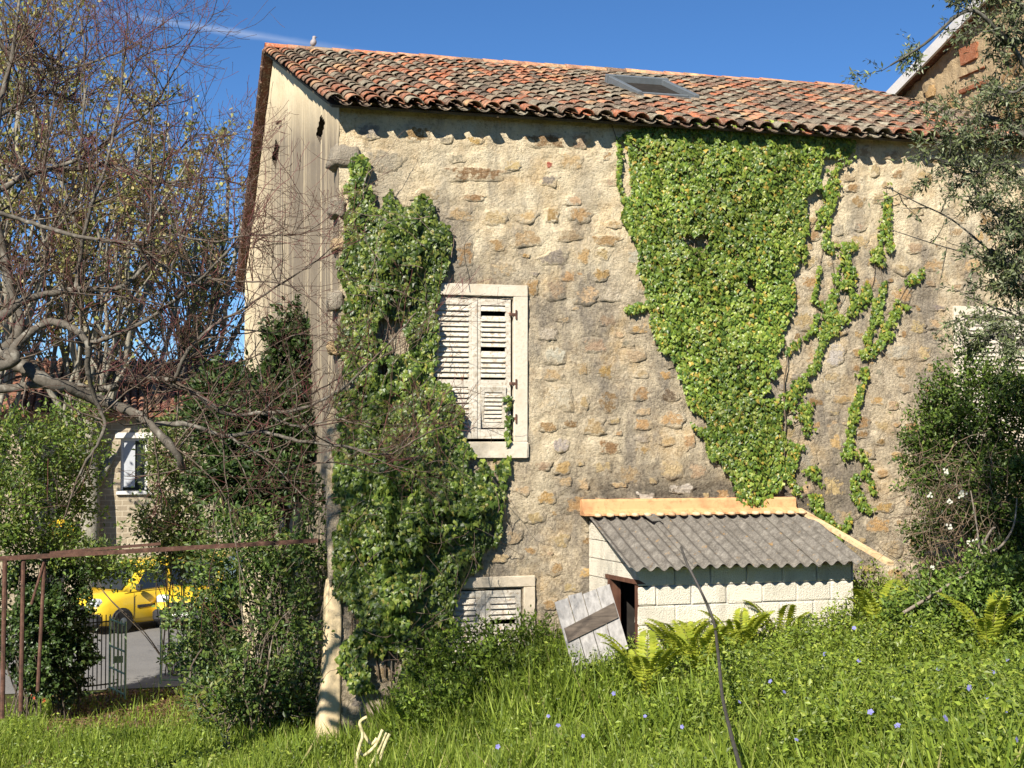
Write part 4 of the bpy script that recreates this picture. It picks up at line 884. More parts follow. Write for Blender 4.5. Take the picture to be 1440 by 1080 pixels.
# low leafy edge in front of that bush
bush('bramble_edge', 'glossy bright bramble growing below the flowering bush at the right edge', 'bramble', G(atD(1370, 900, 17.2)), [bl(1330, 845, 17.4, 70, 40), bl(1400, 830, 17, 80, 60), bl(1280, 870, 17.6, 40, 25)], 300, 24, (.05, .09), [(.11, .18, .03), (.17, .24, .045), (.06, .10, .02)], nstem=16, clump=.13, hollow=.3)
bush('weed_clump', 'tall leafy weeds growing in front of the half buried lower shutters', 'weeds', G((2.0, -.75, 0)), [((1.7, -.7, .10), (.75, .35, .48)), ((2.5, -.65, .15), (.5, .3, .42)), ((1.1, -.8, -.1), (.5, .35, .5)), ((3.0, -.95, .0), (.45, .3, .38)), ((2.1, -1.3, -.05), (1.0, .4, .5)), ((1.2, -1.6, -.35), (.9, .5, .45)), ((3.3, -2.0, -.1), (.7, .4, .35))], 640, 26, (.045, .08), [(.13, .195, .025), (.18, .25, .032), (.08, .12, .02)], nstem=30, clump=.12, hollow=.2)

bush('weed_bank', 'rising bank of bright weeds at the right end of the shed', 'weeds', G((7.6, -1.2, 0)), [((7.2, -1.1, .55), (.7, .4, .4)), ((8.2, -1.2, .6), (.8, .5, .4)), ((9.2, -1.6, .45), (.9, .5, .4)), ((6.4, -1.9, .34), (.6, .35, .38)), ((5.4, -2.0, .22), (.6, .3, .32)), ((4.4, -2.1, .14), (.55, .3, .30)), ((3.4, -2.3, .0), (.6, .35, .34))], 760, 26, (.035, .07), [(.15, .21, .025), (.21, .27, .035), (.09, .13, .02), (.28, .32, .05)], nstem=30, clump=.13, hollow=.2)
# ---- olive-like tree leaning in from the right
ol = thing('olive_tree', G(atD(1560, 1000, 14)), 'grey-green olive tree leaning in from the right edge over the roof end', 'tree')
fm = FM(); tips = []; D0 = 13.6
cfg = dict(seg=.12, wander=.16, up=.02, taper=.35, nb=[3.2, 4.5], ang=(.4, 1.0), ratio=(.35, .6), rr=.5, rmin=.002); bc = lambda r: (.10, .095, .08)
OLB = [([(1560, 1010), (1550, 700), (1520, 400), (1500, 200), (1490, -40)], .14, 0), ([(1500, 200), (1440, 90), (1400, 40), (1360, 15), (1300, 62), (1252, 92)], .03, 15), ([(1495, 60), (1440, 10), (1390, -10), (1330, 10)], .03, 16), ([(1500, 240), (1440, 190), (1390, 165), (1345, 185), (1318, 205)], .03, 26), ([(1505, 300), (1450, 260), (1400, 235), (1360, 245), (1330, 225)], .03, 26), ([(1510, 360), (1440, 330), (1400, 300), (1370, 270)], .03, 22), ([(1512, 420), (1450, 400), (1420, 370), (1395, 350)], .025, 22), ([(1480, 430), (1400, 360), (1340, 310), (1290, 285), (1245, 262)], .013, 4), ([(1470, 400), (1390, 365), (1320, 345), (1250, 322)], .011, 3), ([(1495, 140), (1450, 120), (1425, 130), (1400, 120)], .025, 9), ([(1520, 480), (1460, 460), (1420, 440), (1390, 430)], .02, 14), ([(1500, 90), (1450, 60), (1420, 60)], .02, 14), ([(1530, 360), (1480, 330), (1445, 300)], .02, 18), ([(1530, 560), (1460, 500), (1410, 470), (1375, 480)], .02, 20), ([(1540, 500), (1470, 430), (1430, 400), (1400, 400)], .02, 18), ([(1530, 200), (1480, 170), (1450, 180)], .02, 16)]
trunk = None
for j, (pts, r, nb) in enumerate(OLB):
    P = smooth_path([atD(x, y, D0 + .25 * math.sin(j * 1.7 + i)) for i, (x, y) in enumerate(pts)], 6); fm.tube(P, np.linspace(r, r * .3, len(P)), bc(0), 7)
    for k in range(int(nb * (1.3 if nb > 5 else 1))):
        i = RNG.integers(len(P) // 4, len(P) - 1); t = unit(P[i + 1] - P[i]); d = unit(t * .5 + rdir(1)[0] * (1, 1, .8))
        branchy(fm, P[i], d, RNG.uniform(.25, .55), .006, 1 if nb > 5 else 0, cfg, tips, bc)
fm.part('trunk', M['bark'], ol); lm = LM(); leaf_tips(lm, tips, 10, (.045, .075), T_OL, F_DIA, [(.11, .13, .06), (.07, .09, .038), (.20, .22, .135), (.14, .17, .06)], [4, 4, 2, 2], .02); lm.part('crown', M['olive'], ol)

# ---- the bare fruit tree at the left: limbs laid out one by one, twigs grown from them
bt = thing('bare_tree', G(atD(-90, 1050, 13.5)), 'spreading leafless tree with lichen grey limbs and reddish twigs at the left', 'tree')
fm = FM(); tips = []
def bcol(r): return (.15, .13, .105) if r > .018 else (.12, .092, .07) if r > .006 else (.115, .07, .052) if RNG.random() < .7 else (.17, .06, .06)
LIM = [([(-110, 1060), (-95, 800), (-70, 600), (-60, 500)], .17, .12, 13.4, 0), ([(-60, 500), (0, 497), (33, 517), (67, 537), (100, 547), (140, 563), (187, 580), (217, 603), (247, 637), (256, 660)], .075, .03, 13.0, 16),
       ([(-60, 540), (0, 547), (67, 540), (150, 547), (187, 533), (227, 533), (253, 543), (283, 560), (320, 583), (367, 580), (417, 577), (480, 547), (530, 500), (585, 440)], .045, .006, 13.3, 22), ([(-20, 520), (20, 507), (20, 490), (43, 467), (67, 453), (100, 460), (123, 483), (123, 520), (133, 560), (147, 593), (140, 620), (113, 663), (90, 730)], .05, .006, 12.8, 12),
       ([(-60, 480), (0, 447), (33, 423), (83, 410), (133, 407), (173, 403), (210, 370), (250, 330), (290, 290)], .045, .008, 13.2, 18), ([(-30, 520), (27, 467), (17, 413), (0, 330), (-10, 250), (0, 150), (20, 60), (30, -30)], .055, .012, 13.6, 24), ([(85, 456), (97, 453), (110, 380), (125, 300), (150, 230), (170, 130), (180, 30)], .03, .006, 13.2, 20),
       ([(110, 480), (127, 483), (207, 450), (287, 387), (340, 330), (365, 290)], .026, .005, 12.9, 18), ([(240, 535), (247, 533), (260, 500), (300, 457), (333, 440), (383, 407), (440, 370), (470, 345)], .022, .004, 13.0, 22), ([(195, 590), (213, 597), (267, 597), (320, 613), (367, 607), (420, 620), (480, 627), (540, 640), (600, 610), (640, 595)], .028, .004, 13.1, 20),
       ([(-40, 290), (0, 267), (55, 240), (110, 237), (148, 233), (193, 244), (230, 256), (300, 250), (345, 262)], .035, .006, 13.9, 24), ([(55, 243), (63, 240), (122, 218), (167, 185), (215, 150), (245, 100), (280, 40)], .025, .004, 13.7, 20), ([(-40, 20), (0, 60), (30, 92), (90, 97), (150, 80), (200, 60)], .03, .005, 14.0, 22), ([(0, 300), (37, 311), (111, 333), (185, 343), (207, 363), (260, 385), (333, 396), (400, 400), (450, 430)], .022, .004, 12.7, 20),
       ([(220, 258), (226, 259), (233, 185), (237, 111), (226, 0)], .012, .003, 13.4, 12), ([(205, 340), (211, 333), (213, 222), (215, 155), (222, 90)], .012, .003, 13.1, 12), ([(110, 240), (118, 150), (118, 60), (107, 0), (95, -40)], .014, .003, 13.8, 14), ([(60, 240), (75, 150), (85, 60), (70, -30)], .016, .004, 13.9, 16), ([(283, 560), (310, 600), (318, 680), (330, 760), (345, 830)], .010, .003, 12.9, 5), ([(318, 680), (300, 720), (310, 770)], .008, .003, 12.9, 3),
       ([(367, 580), (420, 600), (470, 590), (520, 600)], .016, .004, 13.2, 12), ([(320, 613), (380, 650), (430, 700), (470, 720)], .012, .003, 13.0, 10), ([(240, 380), (270, 300), (300, 230), (310, 180)], .012, .003, 13.3, 12), ([(170, 135), (200, 80), (250, 60), (275, 30)], .010, .003, 13.4, 8), ([(-30, 180), (20, 150), (60, 130), (110, 140), (150, 120)], .025, .004, 14.2, 22), ([(-30, 380), (40, 360), (100, 300), (140, 280), (190, 290)], .02, .004, 13.8, 18), ([(190, 245), (240, 220), (280, 190), (330, 200)], .012, .003, 13.7, 10), ([(250, 330), (300, 340), (350, 330), (420, 330), (470, 300)], .012, .003, 12.8, 14)]
LIM += [([(430, 560), (480, 530), (540, 500), (585, 470), (600, 440)], .008, .003, 14.5, 8), ([(400, 660), (470, 650), (540, 665), (590, 640)], .009, .003, 14.5, 8), ([(300, 520), (360, 500), (420, 470), (470, 480)], .009, .003, 14.2, 10)]
cfg = dict(seg=.10, wander=.13, up=.045, taper=.4, nb=[2.4, 3.6], ang=(.45, 1.15), ratio=(.35, .65), rr=.55, rmin=.0022)
for j, (pts, r0, r1, D, nb) in enumerate(LIM):
    P = smooth_path([atD(x, y, D + .12 * math.sin(i * 1.3 + j)) for i, (x, y) in enumerate(pts)], 6); P += RNG.normal(0, .004, P.shape); rr = np.linspace(r0, r1, len(P)) * (1 + .12 * RNG.normal(0, 1, len(P)).clip(-1, 1))
    fm.tube(P, rr, np.array([(.125, .11, .09) if q > .01 else (.12, .09, .07) for q in rr]), 8 if r0 > .02 else 5)
    for k in range(int(nb * 1.55)):
        i = RNG.integers(2, len(P) - 1); t = unit(P[i + 1] - P[i]); a = rdir(1)[0]; d = unit(t * RNG.uniform(.1, .7) + a * (1, 1, .8) + np.array((0, 0, .35)))
        br = min(.009, rr[i] * .6); branchy(fm, P[i], d, RNG.uniform(.35, 1.05), br, 2 if RNG.random() < .6 else 1, cfg, tips, bcol)
fm.part('trunk', M['bark'], bt)

# ---- plane trees beyond the road, young leaves only
def far_tree(label, base_px, D, top, spread, nl, seedless, per, cols):
    b = atD(*base_px, D); b = np.array(G(b)); t = thing('plane_tree', b, label, 'tree', None); fm = FM(); tips = []
    cfg = dict(seg=.5, wander=.12, up=.09, taper=.45, nb=[2.6, 3.4, 3.2], ang=(.25, .8), ratio=(.35, .6), rr=.6, rmin=.006); col = lambda r: (.27, .25, .20) if r > .03 else (.16, .13, .095)
    s = D / FPX; H = top
    P = smooth_path([b - (0, 0, .3), b + (.1, 0, H * .2), b + (0, .2, H * .35)], 5); fm.tube(P, np.linspace(.30, .2, len(P)), (.27, .25, .2), 8)
    for k in range(nl):
        i = RNG.integers(len(P) // 2, len(P)); d = unit(np.array((RNG.normal(0, spread), RNG.normal(0, spread), 1.))); branchy(fm, P[i], d, H * RNG.uniform(.45, .72), RNG.uniform(.06, .11), 3, cfg, tips, col)
    fm.part('trunk', M['bark'], t); lm = LM(); leaf_tips(lm, tips, per, (.08, .17), T_LEAF * (1.6, 1, 1), F_LEAF, cols, None, .12); lm.part('crown', M['leaf'], t); return t
yl = [(.27, .27, .08), (.33, .31, .11), (.20, .22, .06), (.36, .29, .13)]
far_tree('tall plane tree with sparse young leaves behind the bare tree', (120, 880), 40, 15.2, .34, 15, 0, 8, yl)
far_tree('plane tree standing farther left, cut by the left edge', (-20, 890), 38, 15.5, .32, 13, 0, 7, yl)
far_tree('smaller plane tree close to the far edge of the gable', (270, 880), 46, 13.8, .26, 13, 0, 7, yl)

# ================================================================ far cottage, street things
fc = thing('far_cottage', (-6, 24, -1.9), 'pale stone cottage with red tiled roof across the road', 'house')
def mat_fieldstone():
    k = NT('coursed_far_stone', .95, .1); br = k.n('TexBrick'); P = k.geo(); mp = k.n('Mapping'); mp.inputs['Rotation'].default_value = (math.pi / 2, 0, 0); k.link(P, mp.inputs['Vector']); k.link(mp.outputs[0], br.inputs['Vector'])
    br.inputs['Scale'].default_value = 1.6; br.inputs['Color1'].default_value = (.36, .30, .21, 1); br.inputs['Color2'].default_value = (.28, .23, .165, 1); br.inputs['Mortar'].default_value = (.45, .39, .29, 1); br.inputs['Mortar Size'].default_value = .025
    k.base(k.mix(k.rng(k.noise(1.5, 5), .4, .7, 0, .4), br.outputs[0], (.2, .17, .13))); k.bump(k.noise(15, 4), .5, .02); return k.m
M['fieldstone'] = mat_fieldstone()
FY = 24.0; wx0, wz1 = onY(170, 616, FY)[[0, 2]]; wx1, wz0 = onY(207, 690, FY)[[0, 2]]
mb = MB(); X0, X1, Z0, Z1 = -16, .6, -2.2, 3.65
mb.box((X0, FY, Z0), (wx0, FY + 5, Z1)); mb.box((wx1, FY + .002, Z0), (X1, FY + 5, Z1 - .002)); mb.box((wx0 - .001, FY + .001, wz1), (wx1 + .001, FY + 5, Z1 - .003)); mb.box((wx0 - .001, FY + .003, Z0), (wx1 + .001, FY + 5, wz0)); mb.part('wall', M['fieldstone'], fc)
wn_ = MB(); wn_.box((wx0, FY + .10, wz0), (wx0 + .07, FY + .16, wz1), (.7, .7, .68)); wn_.box((wx1 - .07, FY + .10, wz0), (wx1, FY + .16, wz1), (.7, .7, .68)); wn_.box((wx0 + .07, FY + .101, wz1 - .08), (wx1 - .07, FY + .159, wz1), (.7, .7, .68)); wn_ = wn_.part('window', M['plainc'], fc)
mb = MB(); mb.box((wx0 + .05, FY + .18, wz0), (wx1 - .05, FY + .2, wz1 - .03)); mb.part('pane', M['glass'], wn_)
mb = MB(); mb.box((wx0 + .07, FY + .12, wz0 + .1), (wx0 + .40, FY + .15, wz1 - .08), (.42, .44, .47)); mb.part('inner_shutter', M['plainc'], wn_)
mb = MB(); mb.box((wx0 - .12, FY - .10, wz0 - .1), (wx1 + .12, FY + .15, wz0), (.62, .61, .58)); mb.part('sill', M['plainc'], wn_)
mb = MB(); mb.box((wx0 - .16, FY - .03, wz1), (wx1 + .16, FY + .15, wz1 + .16), (.66, .63, .57)); mb.part('lintel', M['plainc'], wn_)
mb = MB(); mb.add([(X0 - .2, FY - .35, Z1 - .05), (X1 + .2, FY - .35, Z1 - .05), (X1 + .2, FY + 4.0, Z1 + 1.65), (X0 - .2, FY + 4.0, Z1 + 1.65), (X0 - .2, FY - .35, Z1 - .17), (X1 + .2, FY - .35, Z1 - .17), (X1 + .2, FY + 4.0, Z1 + 1.5), (X0 - .2, FY + 4.0, Z1 + 1.5), (X0 - .2, FY + 8.3, Z1 - .1), (X1 + .2, FY + 8.3, Z1 - .1)], [(0, 1, 2, 3), (0, 4, 5, 1), (4, 7, 6, 5), (3, 2, 9, 8)], (.30, .12, .07)); fr = mb.part('roof', M['tile'], fc)
tl = MB(); tlV, tlF = tile_v(.10, .085, .46, n=4); tlV = rotM((1, 0, 0), math.atan(1.7 / 4.35))(tlV)
for r in range(12):
    for c in range(30): x = -5.6 + c * .22; y = FY - .36 + r * .36; tl.add(tlV + (x, y, Z1 - .03 + (y - FY + .35) * 1.7 / 4.35), tlF, np.array(random.choice([(.36, .14, .08), (.30, .12, .08), (.40, .20, .12), (.22, .12, .085)])))
tag(tl.part('roof_tiles', M['tile'], fr, True), kind='stuff')
sg = thing('wall_sign', onY(88, 744, FY - .3), 'yellow oval sign on a dark bracket on the far cottage wall', 'sign'); c = onY(86, 743, FY - .25); sM = rotM((1, 0, 0), math.pi / 2)
mb = MB(); mb.lathe([(.05, -.05), (.36, -.05), (.38, -.03), (.38, .03), (.36, .05), (.05, .05)], 24, (.80, .50, .02), lambda v: sM(v) * (1, 1, .66) + c); mb.part('board', M['plainc'], sg)
mb = MB(); mb.add([c + (x, -.062, z) for x, z in ((-.20, -.06), (.02, -.05), (.24, .10), (.06, .04), (-.06, .06))] + [c + (x, -.055, z) for x, z in ((-.20, -.06), (.02, -.05), (.24, .10), (.06, .04), (-.06, .06))], [(0, 1, 2, 3, 4)] + [(k, 5 + k, 5 + (k + 1) % 5, (k + 1) % 5) for k in range(5)], (.03, .035, .08)); mb.part('emblem', M['plainc'], sg)
mb = MB(); mb.box(c + (.39, -.05, -.1), c + (.62, .24, .1), (.03, .03, .04)); mb.part('bracket', M['plainc'], sg)
# vans
def paint(name, c):
    k = NT(name, .28, .5); k.base(c); k.b.inputs['Coat Weight'].default_value = .4; return k.m
M['yellow'] = paint('yellow_van_paint', (.68, .46, .03)); M['tyre'] = flat('tyre_rubber', (.02, .02, .02), .8); M['lamp'] = paint('headlight_glass', (.55, .58, .6)); M['blackp'] = flat('black_plastic', (.03, .03, .033), .55, .3)
def van(label, pos, head):
    t = thing('yellow_van', pos, label, 'van', 'yellow vans parked on the road'); a = math.atan2(head[1], head[0]); rz = rotM((0, 0, 1), a); W = lambda v: rz(np.asarray(v) * .94) + np.array(pos)
    st = [(2.02, .58, .30, .60), (1.97, .70, .26, .74), (1.85, .77, .24, .86), (1.6, .81, .22, .96), (1.1, .83, .22, 1.06), (.4, .84, .22, 1.10), (-1.85, .84, .22, 1.12), (-1.98, .80, .30, 1.08)]
    V = []; 
    for x, h, z0, z1 in st: V += [(x, -h * .9, z0), (x, -h, z0 + .14), (x, -h, z1 - .16), (x, -h * .90, z1), (x, h * .90, z1), (x, h, z1 - .16), (x, h, z0 + .14), (x, h * .9, z0)]
    F = [(k * 8 + j, k * 8 + (j + 1) % 8, k * 8 + 8 + (j + 1) % 8, k * 8 + 8 + j) for k in range(len(st) - 1) for j in range(8)] + [tuple(range(8)), tuple((len(st) - 1) * 8 + j for j in range(8))[::-1]]
    body = part('body', W(np.array(V)), F, M['yellow'], t, None, True)
    cs = [(1.12, .78, .74, 1.02, 1.07), (.85, .79, .72, 1.05, 1.36), (.42, .80, .68, 1.05, 1.72), (.15, .80, .66, 1.05, 1.80), (-1.0, .80, .66, 1.05, 1.83), (-1.8, .80, .66, 1.05, 1.80), (-1.96, .78, .68, 1.05, 1.70)]
    V = []
    for x, hb, ht, zb, ztp in cs: V += [(x, -hb, zb), (x, -ht, max(zb + .01, ztp - .07)), (x, -ht * .85, ztp), (x, ht * .85, ztp), (x, ht, max(zb + .01, ztp - .07)), (x, hb, zb)]
    F = [(k * 6 + j, k * 6 + j + 1, k * 6 + 7 + j, k * 6 + 6 + j) for k in range(len(cs) - 1) for j in range(5)] + [tuple(range(6)), tuple((len(cs) - 1) * 6 + j for j in range(6))[::-1]]
    part('cabin', W(np.array(V)), F, M['yellow'], t, None, True)
    g = lambda nm, P, m: part(nm, W(np.array(P)), [tuple(range(len(P)))], m, t)
    g('windscreen', [(1.14, -.66, 1.12), (1.14, .66, 1.12), (.56, .57, 1.72), (.56, -.57, 1.72)], M['glass'])
    for s in (-1, 1):
        P = [(.80, s * .806, 1.10), (-.25, s * .812, 1.12), (-.25, s * .705, 1.68), (.38, s * .712, 1.64)]; g('side_window', P if s < 0 else P[::-1], M['glass'])
        P = [(-.38, s * .813, 1.14), (-1.35, s * .813, 1.14), (-1.35, s * .706, 1.68), (-.38, s * .706, 1.68)]; g('side_window', P if s < 0 else P[::-1], M['glass'])
        mb = MB(); mb.bbox((1.72, s * .56 - .17, .70), (1.99, s * .56 + .17, .93), .06, M=W); mb.part('headlight', M['lamp'], t)
        mb = MB(); mb.bbox((.72, s * .95 - .09, 1.08), (.86, s * .95 + .09, 1.26), .04, M=W); mb.part('mirror', M['blackp'], t)
        mb = MB(); mb.bbox((-1.1, s * .838 - .012, .62), (.75, s * .838 + .018, .70), .01, M=W); mb.part('rub_strip', M['blackp'], t)
        for x in (1.22, -1.28):
            wm = lambda v, x=x, s=s: W(rotM((1, 0, 0), math.pi / 2)(v) + (x, s * .76, .31))
            mb = MB(); mb.lathe([(.335, -.042), (.34, .0), (.335, .042)], 20, None, lambda v, x=x, s=s: W(rotM((1, 0, 0), math.pi / 2)(v) * (1, 1, 1) + (x, s * .80, .33))); mb.part('wheel_arch', M['blackp'], t)
            mb = MB(); mb.lathe([(.20, -.10), (.29, -.10), (.31, -.07), (.31, .07), (.29, .10), (.20, .10)], 20, None, lambda v, x=x, s=s: W(rotM((1, 0, 0), math.pi / 2)(v) + (x, s * .79, .31))); wh = mb.part('wheel', M['tyre'], t)
            mb = MB(); mb.lathe([(.03, -.105), (.19, -.09), (.20, .0), (.19, .09), (.03, .105)], 14, (.45, .45, .46), lambda v, x=x, s=s: W(rotM((1, 0, 0), math.pi / 2)(v) + (x, s * .792, .31))); mb.part('rim', M['zinc'], wh)
    for s in (-1, 1):
        for x in (.86, -.32, -1.42): mb = MB(); mb.bbox((x - .008, s * .842 - .004, .34), (x + .008, s * .842 + .004, 1.02), .002, M=W); mb.part('door_gap', M['blackp'], t)
    mb = MB(); mb.bbox((1.80, -.80, .24), (2.08, .80, .56), .07, M=W); mb.part('bumper', M['blackp'], t)
    mb = MB(); mb.bbox((1.96, -.36, .60), (2.02, .36, .74), .02, M=W); mb.part('grille', M['blackp'], t)
    mb = MB(); mb.bbox((2.075, -.26, .36), (2.095, .26, .47), .004, (.7, .7, .68), M=W); mb.part('number_plate', M['plainc'], t)
    return t
h = np.array((-.80, -.60)); sdv = np.array((.60, -.80)); q = onZ(203, 890, -1.93); c1 = q[:2] - h * 1.15 - sdv * .75 + np.array((-.55, .1))
van('yellow van seen from its side with dark windscreen, parked beyond the gate', (c1[0], c1[1], -1.93), h)
h = np.array((-.30, -.95)); h /= np.linalg.norm(h); q = onZ(240, 893, -1.93); c2 = q[:2] - h * 2.05 + np.array((.25, 0.6))
van('yellow van facing the camera with black bumper and white number plate', (c2[0], c2[1], -1.93), h)
# railing and gate leaves
def bars(name, label, cat, A, B, h, n, mat, r=.012, frame=True, mid=None, gz=None):
    t = thing(name, (A + B) / 2, label, cat); M_ = M[mat]
    for k in range(n):
        p = A + (B - A) * k / (n - 1); e = (k in (0, n - 1)) and frame; mb = MB(); mb.tube([p, p + (0, 0, h + (.0 if frame else .07))], r * (1.7 if e else 1), 6); mb.part('bar', M_, t)
    for z in (.08, h - .06) + (tuple(mid) if mid else ()): mb = MB(); mb.tube([A + (0, .004, z), B + (0, .004, z)], r * 1.3, 6); mb.part('rail', M_, t)
    return t
M['palegreen'] = flat('pale_green_gate_paint', (.27, .36, .22), .6, .3); M['blackiron'] = flat('black_iron', (.025, .025, .025), .6, .3)
gA, gB = onZ(118, 972, -1.85), onZ(166, 966, -1.85); bars('iron_railing', 'black iron railing beside the ivy covered pillar', 'railing', gA, gB, 1.32, 9, 'blackiron', .012, False)
gA, gB = onZ(154, 972, -1.85), onZ(176, 975, -1.85); gB = gB + (0, -.6, 0); lf = bars('garden_gate', 'pale green gate leaf standing open beside the black railing', 'gate', gA, gB, 1.40, 5, 'palegreen', .014, True, (.45, .85), None)
mb = MB(); q = gB + (-.1, .0, .72); mb.box(q - (.1, .02, .06), q + (.06, .02, .06)); mb.part('lock_box', M['palegreen'], lf)
gA, gB = onZ(226, 962, -1.85), onZ(292, 962, -1.85); bars('garden_gate', 'pale green gate leaf half hidden by the straggly shrub', 'gate', gA, gB, 1.42, 6, 'palegreen', .014, True, (.5,))
# rusty frame
pg = thing('rusty_frame', G(onY(30, 1000, .2)), 'rusty iron pergola frame reaching from the left edge to the house corner', 'frame')
a, b = onY(447, 760, -.15), onY(-60, 789, -.6); mb = MB(); dv = b - a
for k in range(3):
    p, q = a + dv * k / 3, a + dv * (k + 1) / 3; mb = MB(); P = [p + (0, y, z) for y in (-.02, .02) for z in (-.026, .026)] + [q + (0, y, z) for y in (-.02, .02) for z in (-.026, .026)]
    mb.add(P, [(0, 1, 3, 2), (4, 6, 7, 5), (0, 4, 5, 1), (2, 3, 7, 6), (0, 2, 6, 4), (1, 5, 7, 3)]); mb.part('beam', M['rust'], pg)
mb = MB(); p, q = onY(226, 765, -.3), onY(70, 778, -.35); P = [v + (0, y, z) for v in (p, q) for y in (-.02, .02) for z in (-.012, .02)]; mb.add(P, [(0, 1, 3, 2), (4, 6, 7, 5), (0, 4, 5, 1), (2, 3, 7, 6), (0, 2, 6, 4), (1, 5, 7, 3)]); mb.part('beam', M['rust'], pg)
for (x0, y0, x1, y1, Y0, r) in ((7, 788, 3, 1010, -.55, .028), (33, 786, 29, 1000, -.5, .026), (63, 784, 53, 972, -.45, .022), (62, 790, 44, 850, -.47, .016)): mb = MB(); mb.tube([onY(x0, y0, Y0), onY(x1, y1, Y0)], r, 8); mb.part('post' if y1 > 900 else 'brace', M['rust'], pg)

# ================================================================ grass, ground cover, flowers, ferns
def ground_pts(n, box, top=.0):
    X = RNG.uniform(box[0], box[1], n); Y = RNG.uniform(box[2], box[3], n); ok = ~((X > 3.4) & (X < 6.65) & (Y > SF - .03)) & ~((X > -.2) & (Y > -.06))
    P = np.stack([X, Y, zg(X, Y)], 1); u, v, d = project(P); ok &= (u > -130) & (u < 1570) & (v < 1190) & (v > 700); return P[ok]
def hmap(X, Y): return .78 + 1.7 * (fbm(X * .8, Y * .8, o=3, seed=31) - .5) + .55 * sstep(-3.4, -1.3, Y) * (X > .5)
GB = [(.17, .235, .03), (.23, .30, .04), (.11, .165, .022), (.31, .36, .08), (.38, .34, .15)]
gr = LM()
P = np.concatenate([ground_pts(170000, (-6.5, 11.5, -11, 0)), ground_pts(60000, (-6.5, -.2, 0, 9))]); nn = fbm(P[:, 0] * 1.1, P[:, 1] * 1.1, o=3, seed=41); grassy = sstep(4.2, 1.2, P[:, 0]) * .75 + .22
bare = (P[:, 0] > -3.9) & (P[:, 0] < -1.1) & (P[:, 1] > 2.6); P = P[RNG.random(len(P)) < grassy * (.35 + 1.1 * nn) * np.where(bare, .12, 1)]; k = len(P)
gr.add(T_BL * (1, 1, 1.3), F_BL, P, np.stack([RNG.normal(0, .30, k), RNG.normal(0, .30, k), np.ones(k)], 1), rdir(k), RNG.uniform(.22, .58, k) * hmap(P[:, 0], P[:, 1]) * (1 - .35 * sstep(-.3, -2, P[:, 0])), pal(k, GB, [4, 4, 3, 1, .3]))
tag(gr.part('grass', M['grass']), 'long green grass covering the garden slope', 'grass', kind='stuff')
hb_ = LM(); P = np.concatenate([ground_pts(330000, (-6.5, 11.5, -11, 0)), ground_pts(50000, (-6.5, -.2, 0, 9))]); nn = fbm(P[:, 0] * 1.4 + 5, P[:, 1] * 1.4, o=3, seed=43); herb = .30 + .70 * sstep(.5, 3.5, P[:, 0]); bare = (P[:, 0] > -3.9) & (P[:, 0] < -1.1) & (P[:, 1] > 2.6); P = P[RNG.random(len(P)) < herb * (.3 + 1.1 * nn) * np.where(bare, .2, 1)]; k = len(P)
H = (.34 + .20 * sstep(1, 4, P[:, 0])) * hmap(P[:, 0], P[:, 1]) * (.35 + 1.7 * fbm(P[:, 0] * 3.2, P[:, 1] * 3.2, o=2, seed=47)) * (.65 + .35 * herb[:1].mean()); P = P + np.stack([np.zeros(k), np.zeros(k), H * RNG.random(k) ** .55], 1)
hb_.add(T_DIA, F_DIA, P, rdir(k) * (1, 1, .6) + (0, 0, .25), rdir(k) * .65 + np.array((-.1, -.25, .7)), RNG.uniform(.03, .07, k), pal(k, [(.145, .205, .025), (.20, .265, .035), (.085, .13, .02), (.28, .33, .05), (.18, .225, .06)], [4, 4, 3, 1.5, 1]))
pw = tag(hb_.part('periwinkle_cover', M['leaf']), 'low leafy periwinkle ground cover dotted with blue flowers', 'ground cover', kind='stuff')
def ground_hit(x, y, lift):
    D = 15.
    for _ in range(30):
        p = atD(x, y, D); z = float(zg(p[0], p[1])) + lift; r = ray(x, y); D = (z - CAM[2]) / r[2]
    return atD(x, y, D)
FL = [(959, 1022), (863, 975), (771, 1007), (700, 1050), (907, 1007), (1040, 987), (1083, 958), (1103, 973), (1177, 975), (1224, 1001), (1160, 920), (1208, 929), (1273, 938), (1282, 881), (1375, 903), (1397, 945), (1387, 980), (1413, 1000), (1417, 928), (1363, 967), (1319, 941), (1201, 883), (785, 1020), (1262, 1020), (1330, 1010), (820, 1035), (1430, 1040), (1120, 1040), (1240, 885)]
for x, y in FL:
    p = ground_hit(x, y, RNG.uniform(.42, .58)); lm = LM(); a = np.arange(5) * 1.2566 + RNG.random(); f = unit(np.array((RNG.normal(-.2, .8), -.6, RNG.normal(.6, .4)))); e1_ = unit(np.cross(f, (0, 0, 1.))); e2_ = np.cross(f, e1_)
    lm.add(T_LEAF * (2.0, 1, 1), F_LEAF, np.tile(p, (5, 1)), np.cos(a)[:, None] * e1_ + np.sin(a)[:, None] * e2_, np.tile(f, (5, 1)), np.full(5, RNG.uniform(.018, .031)), pal(5, [(.24, .23, .58), (.30, .30, .64)], None, .08)); lm.part('flower', M['petal'], pw)
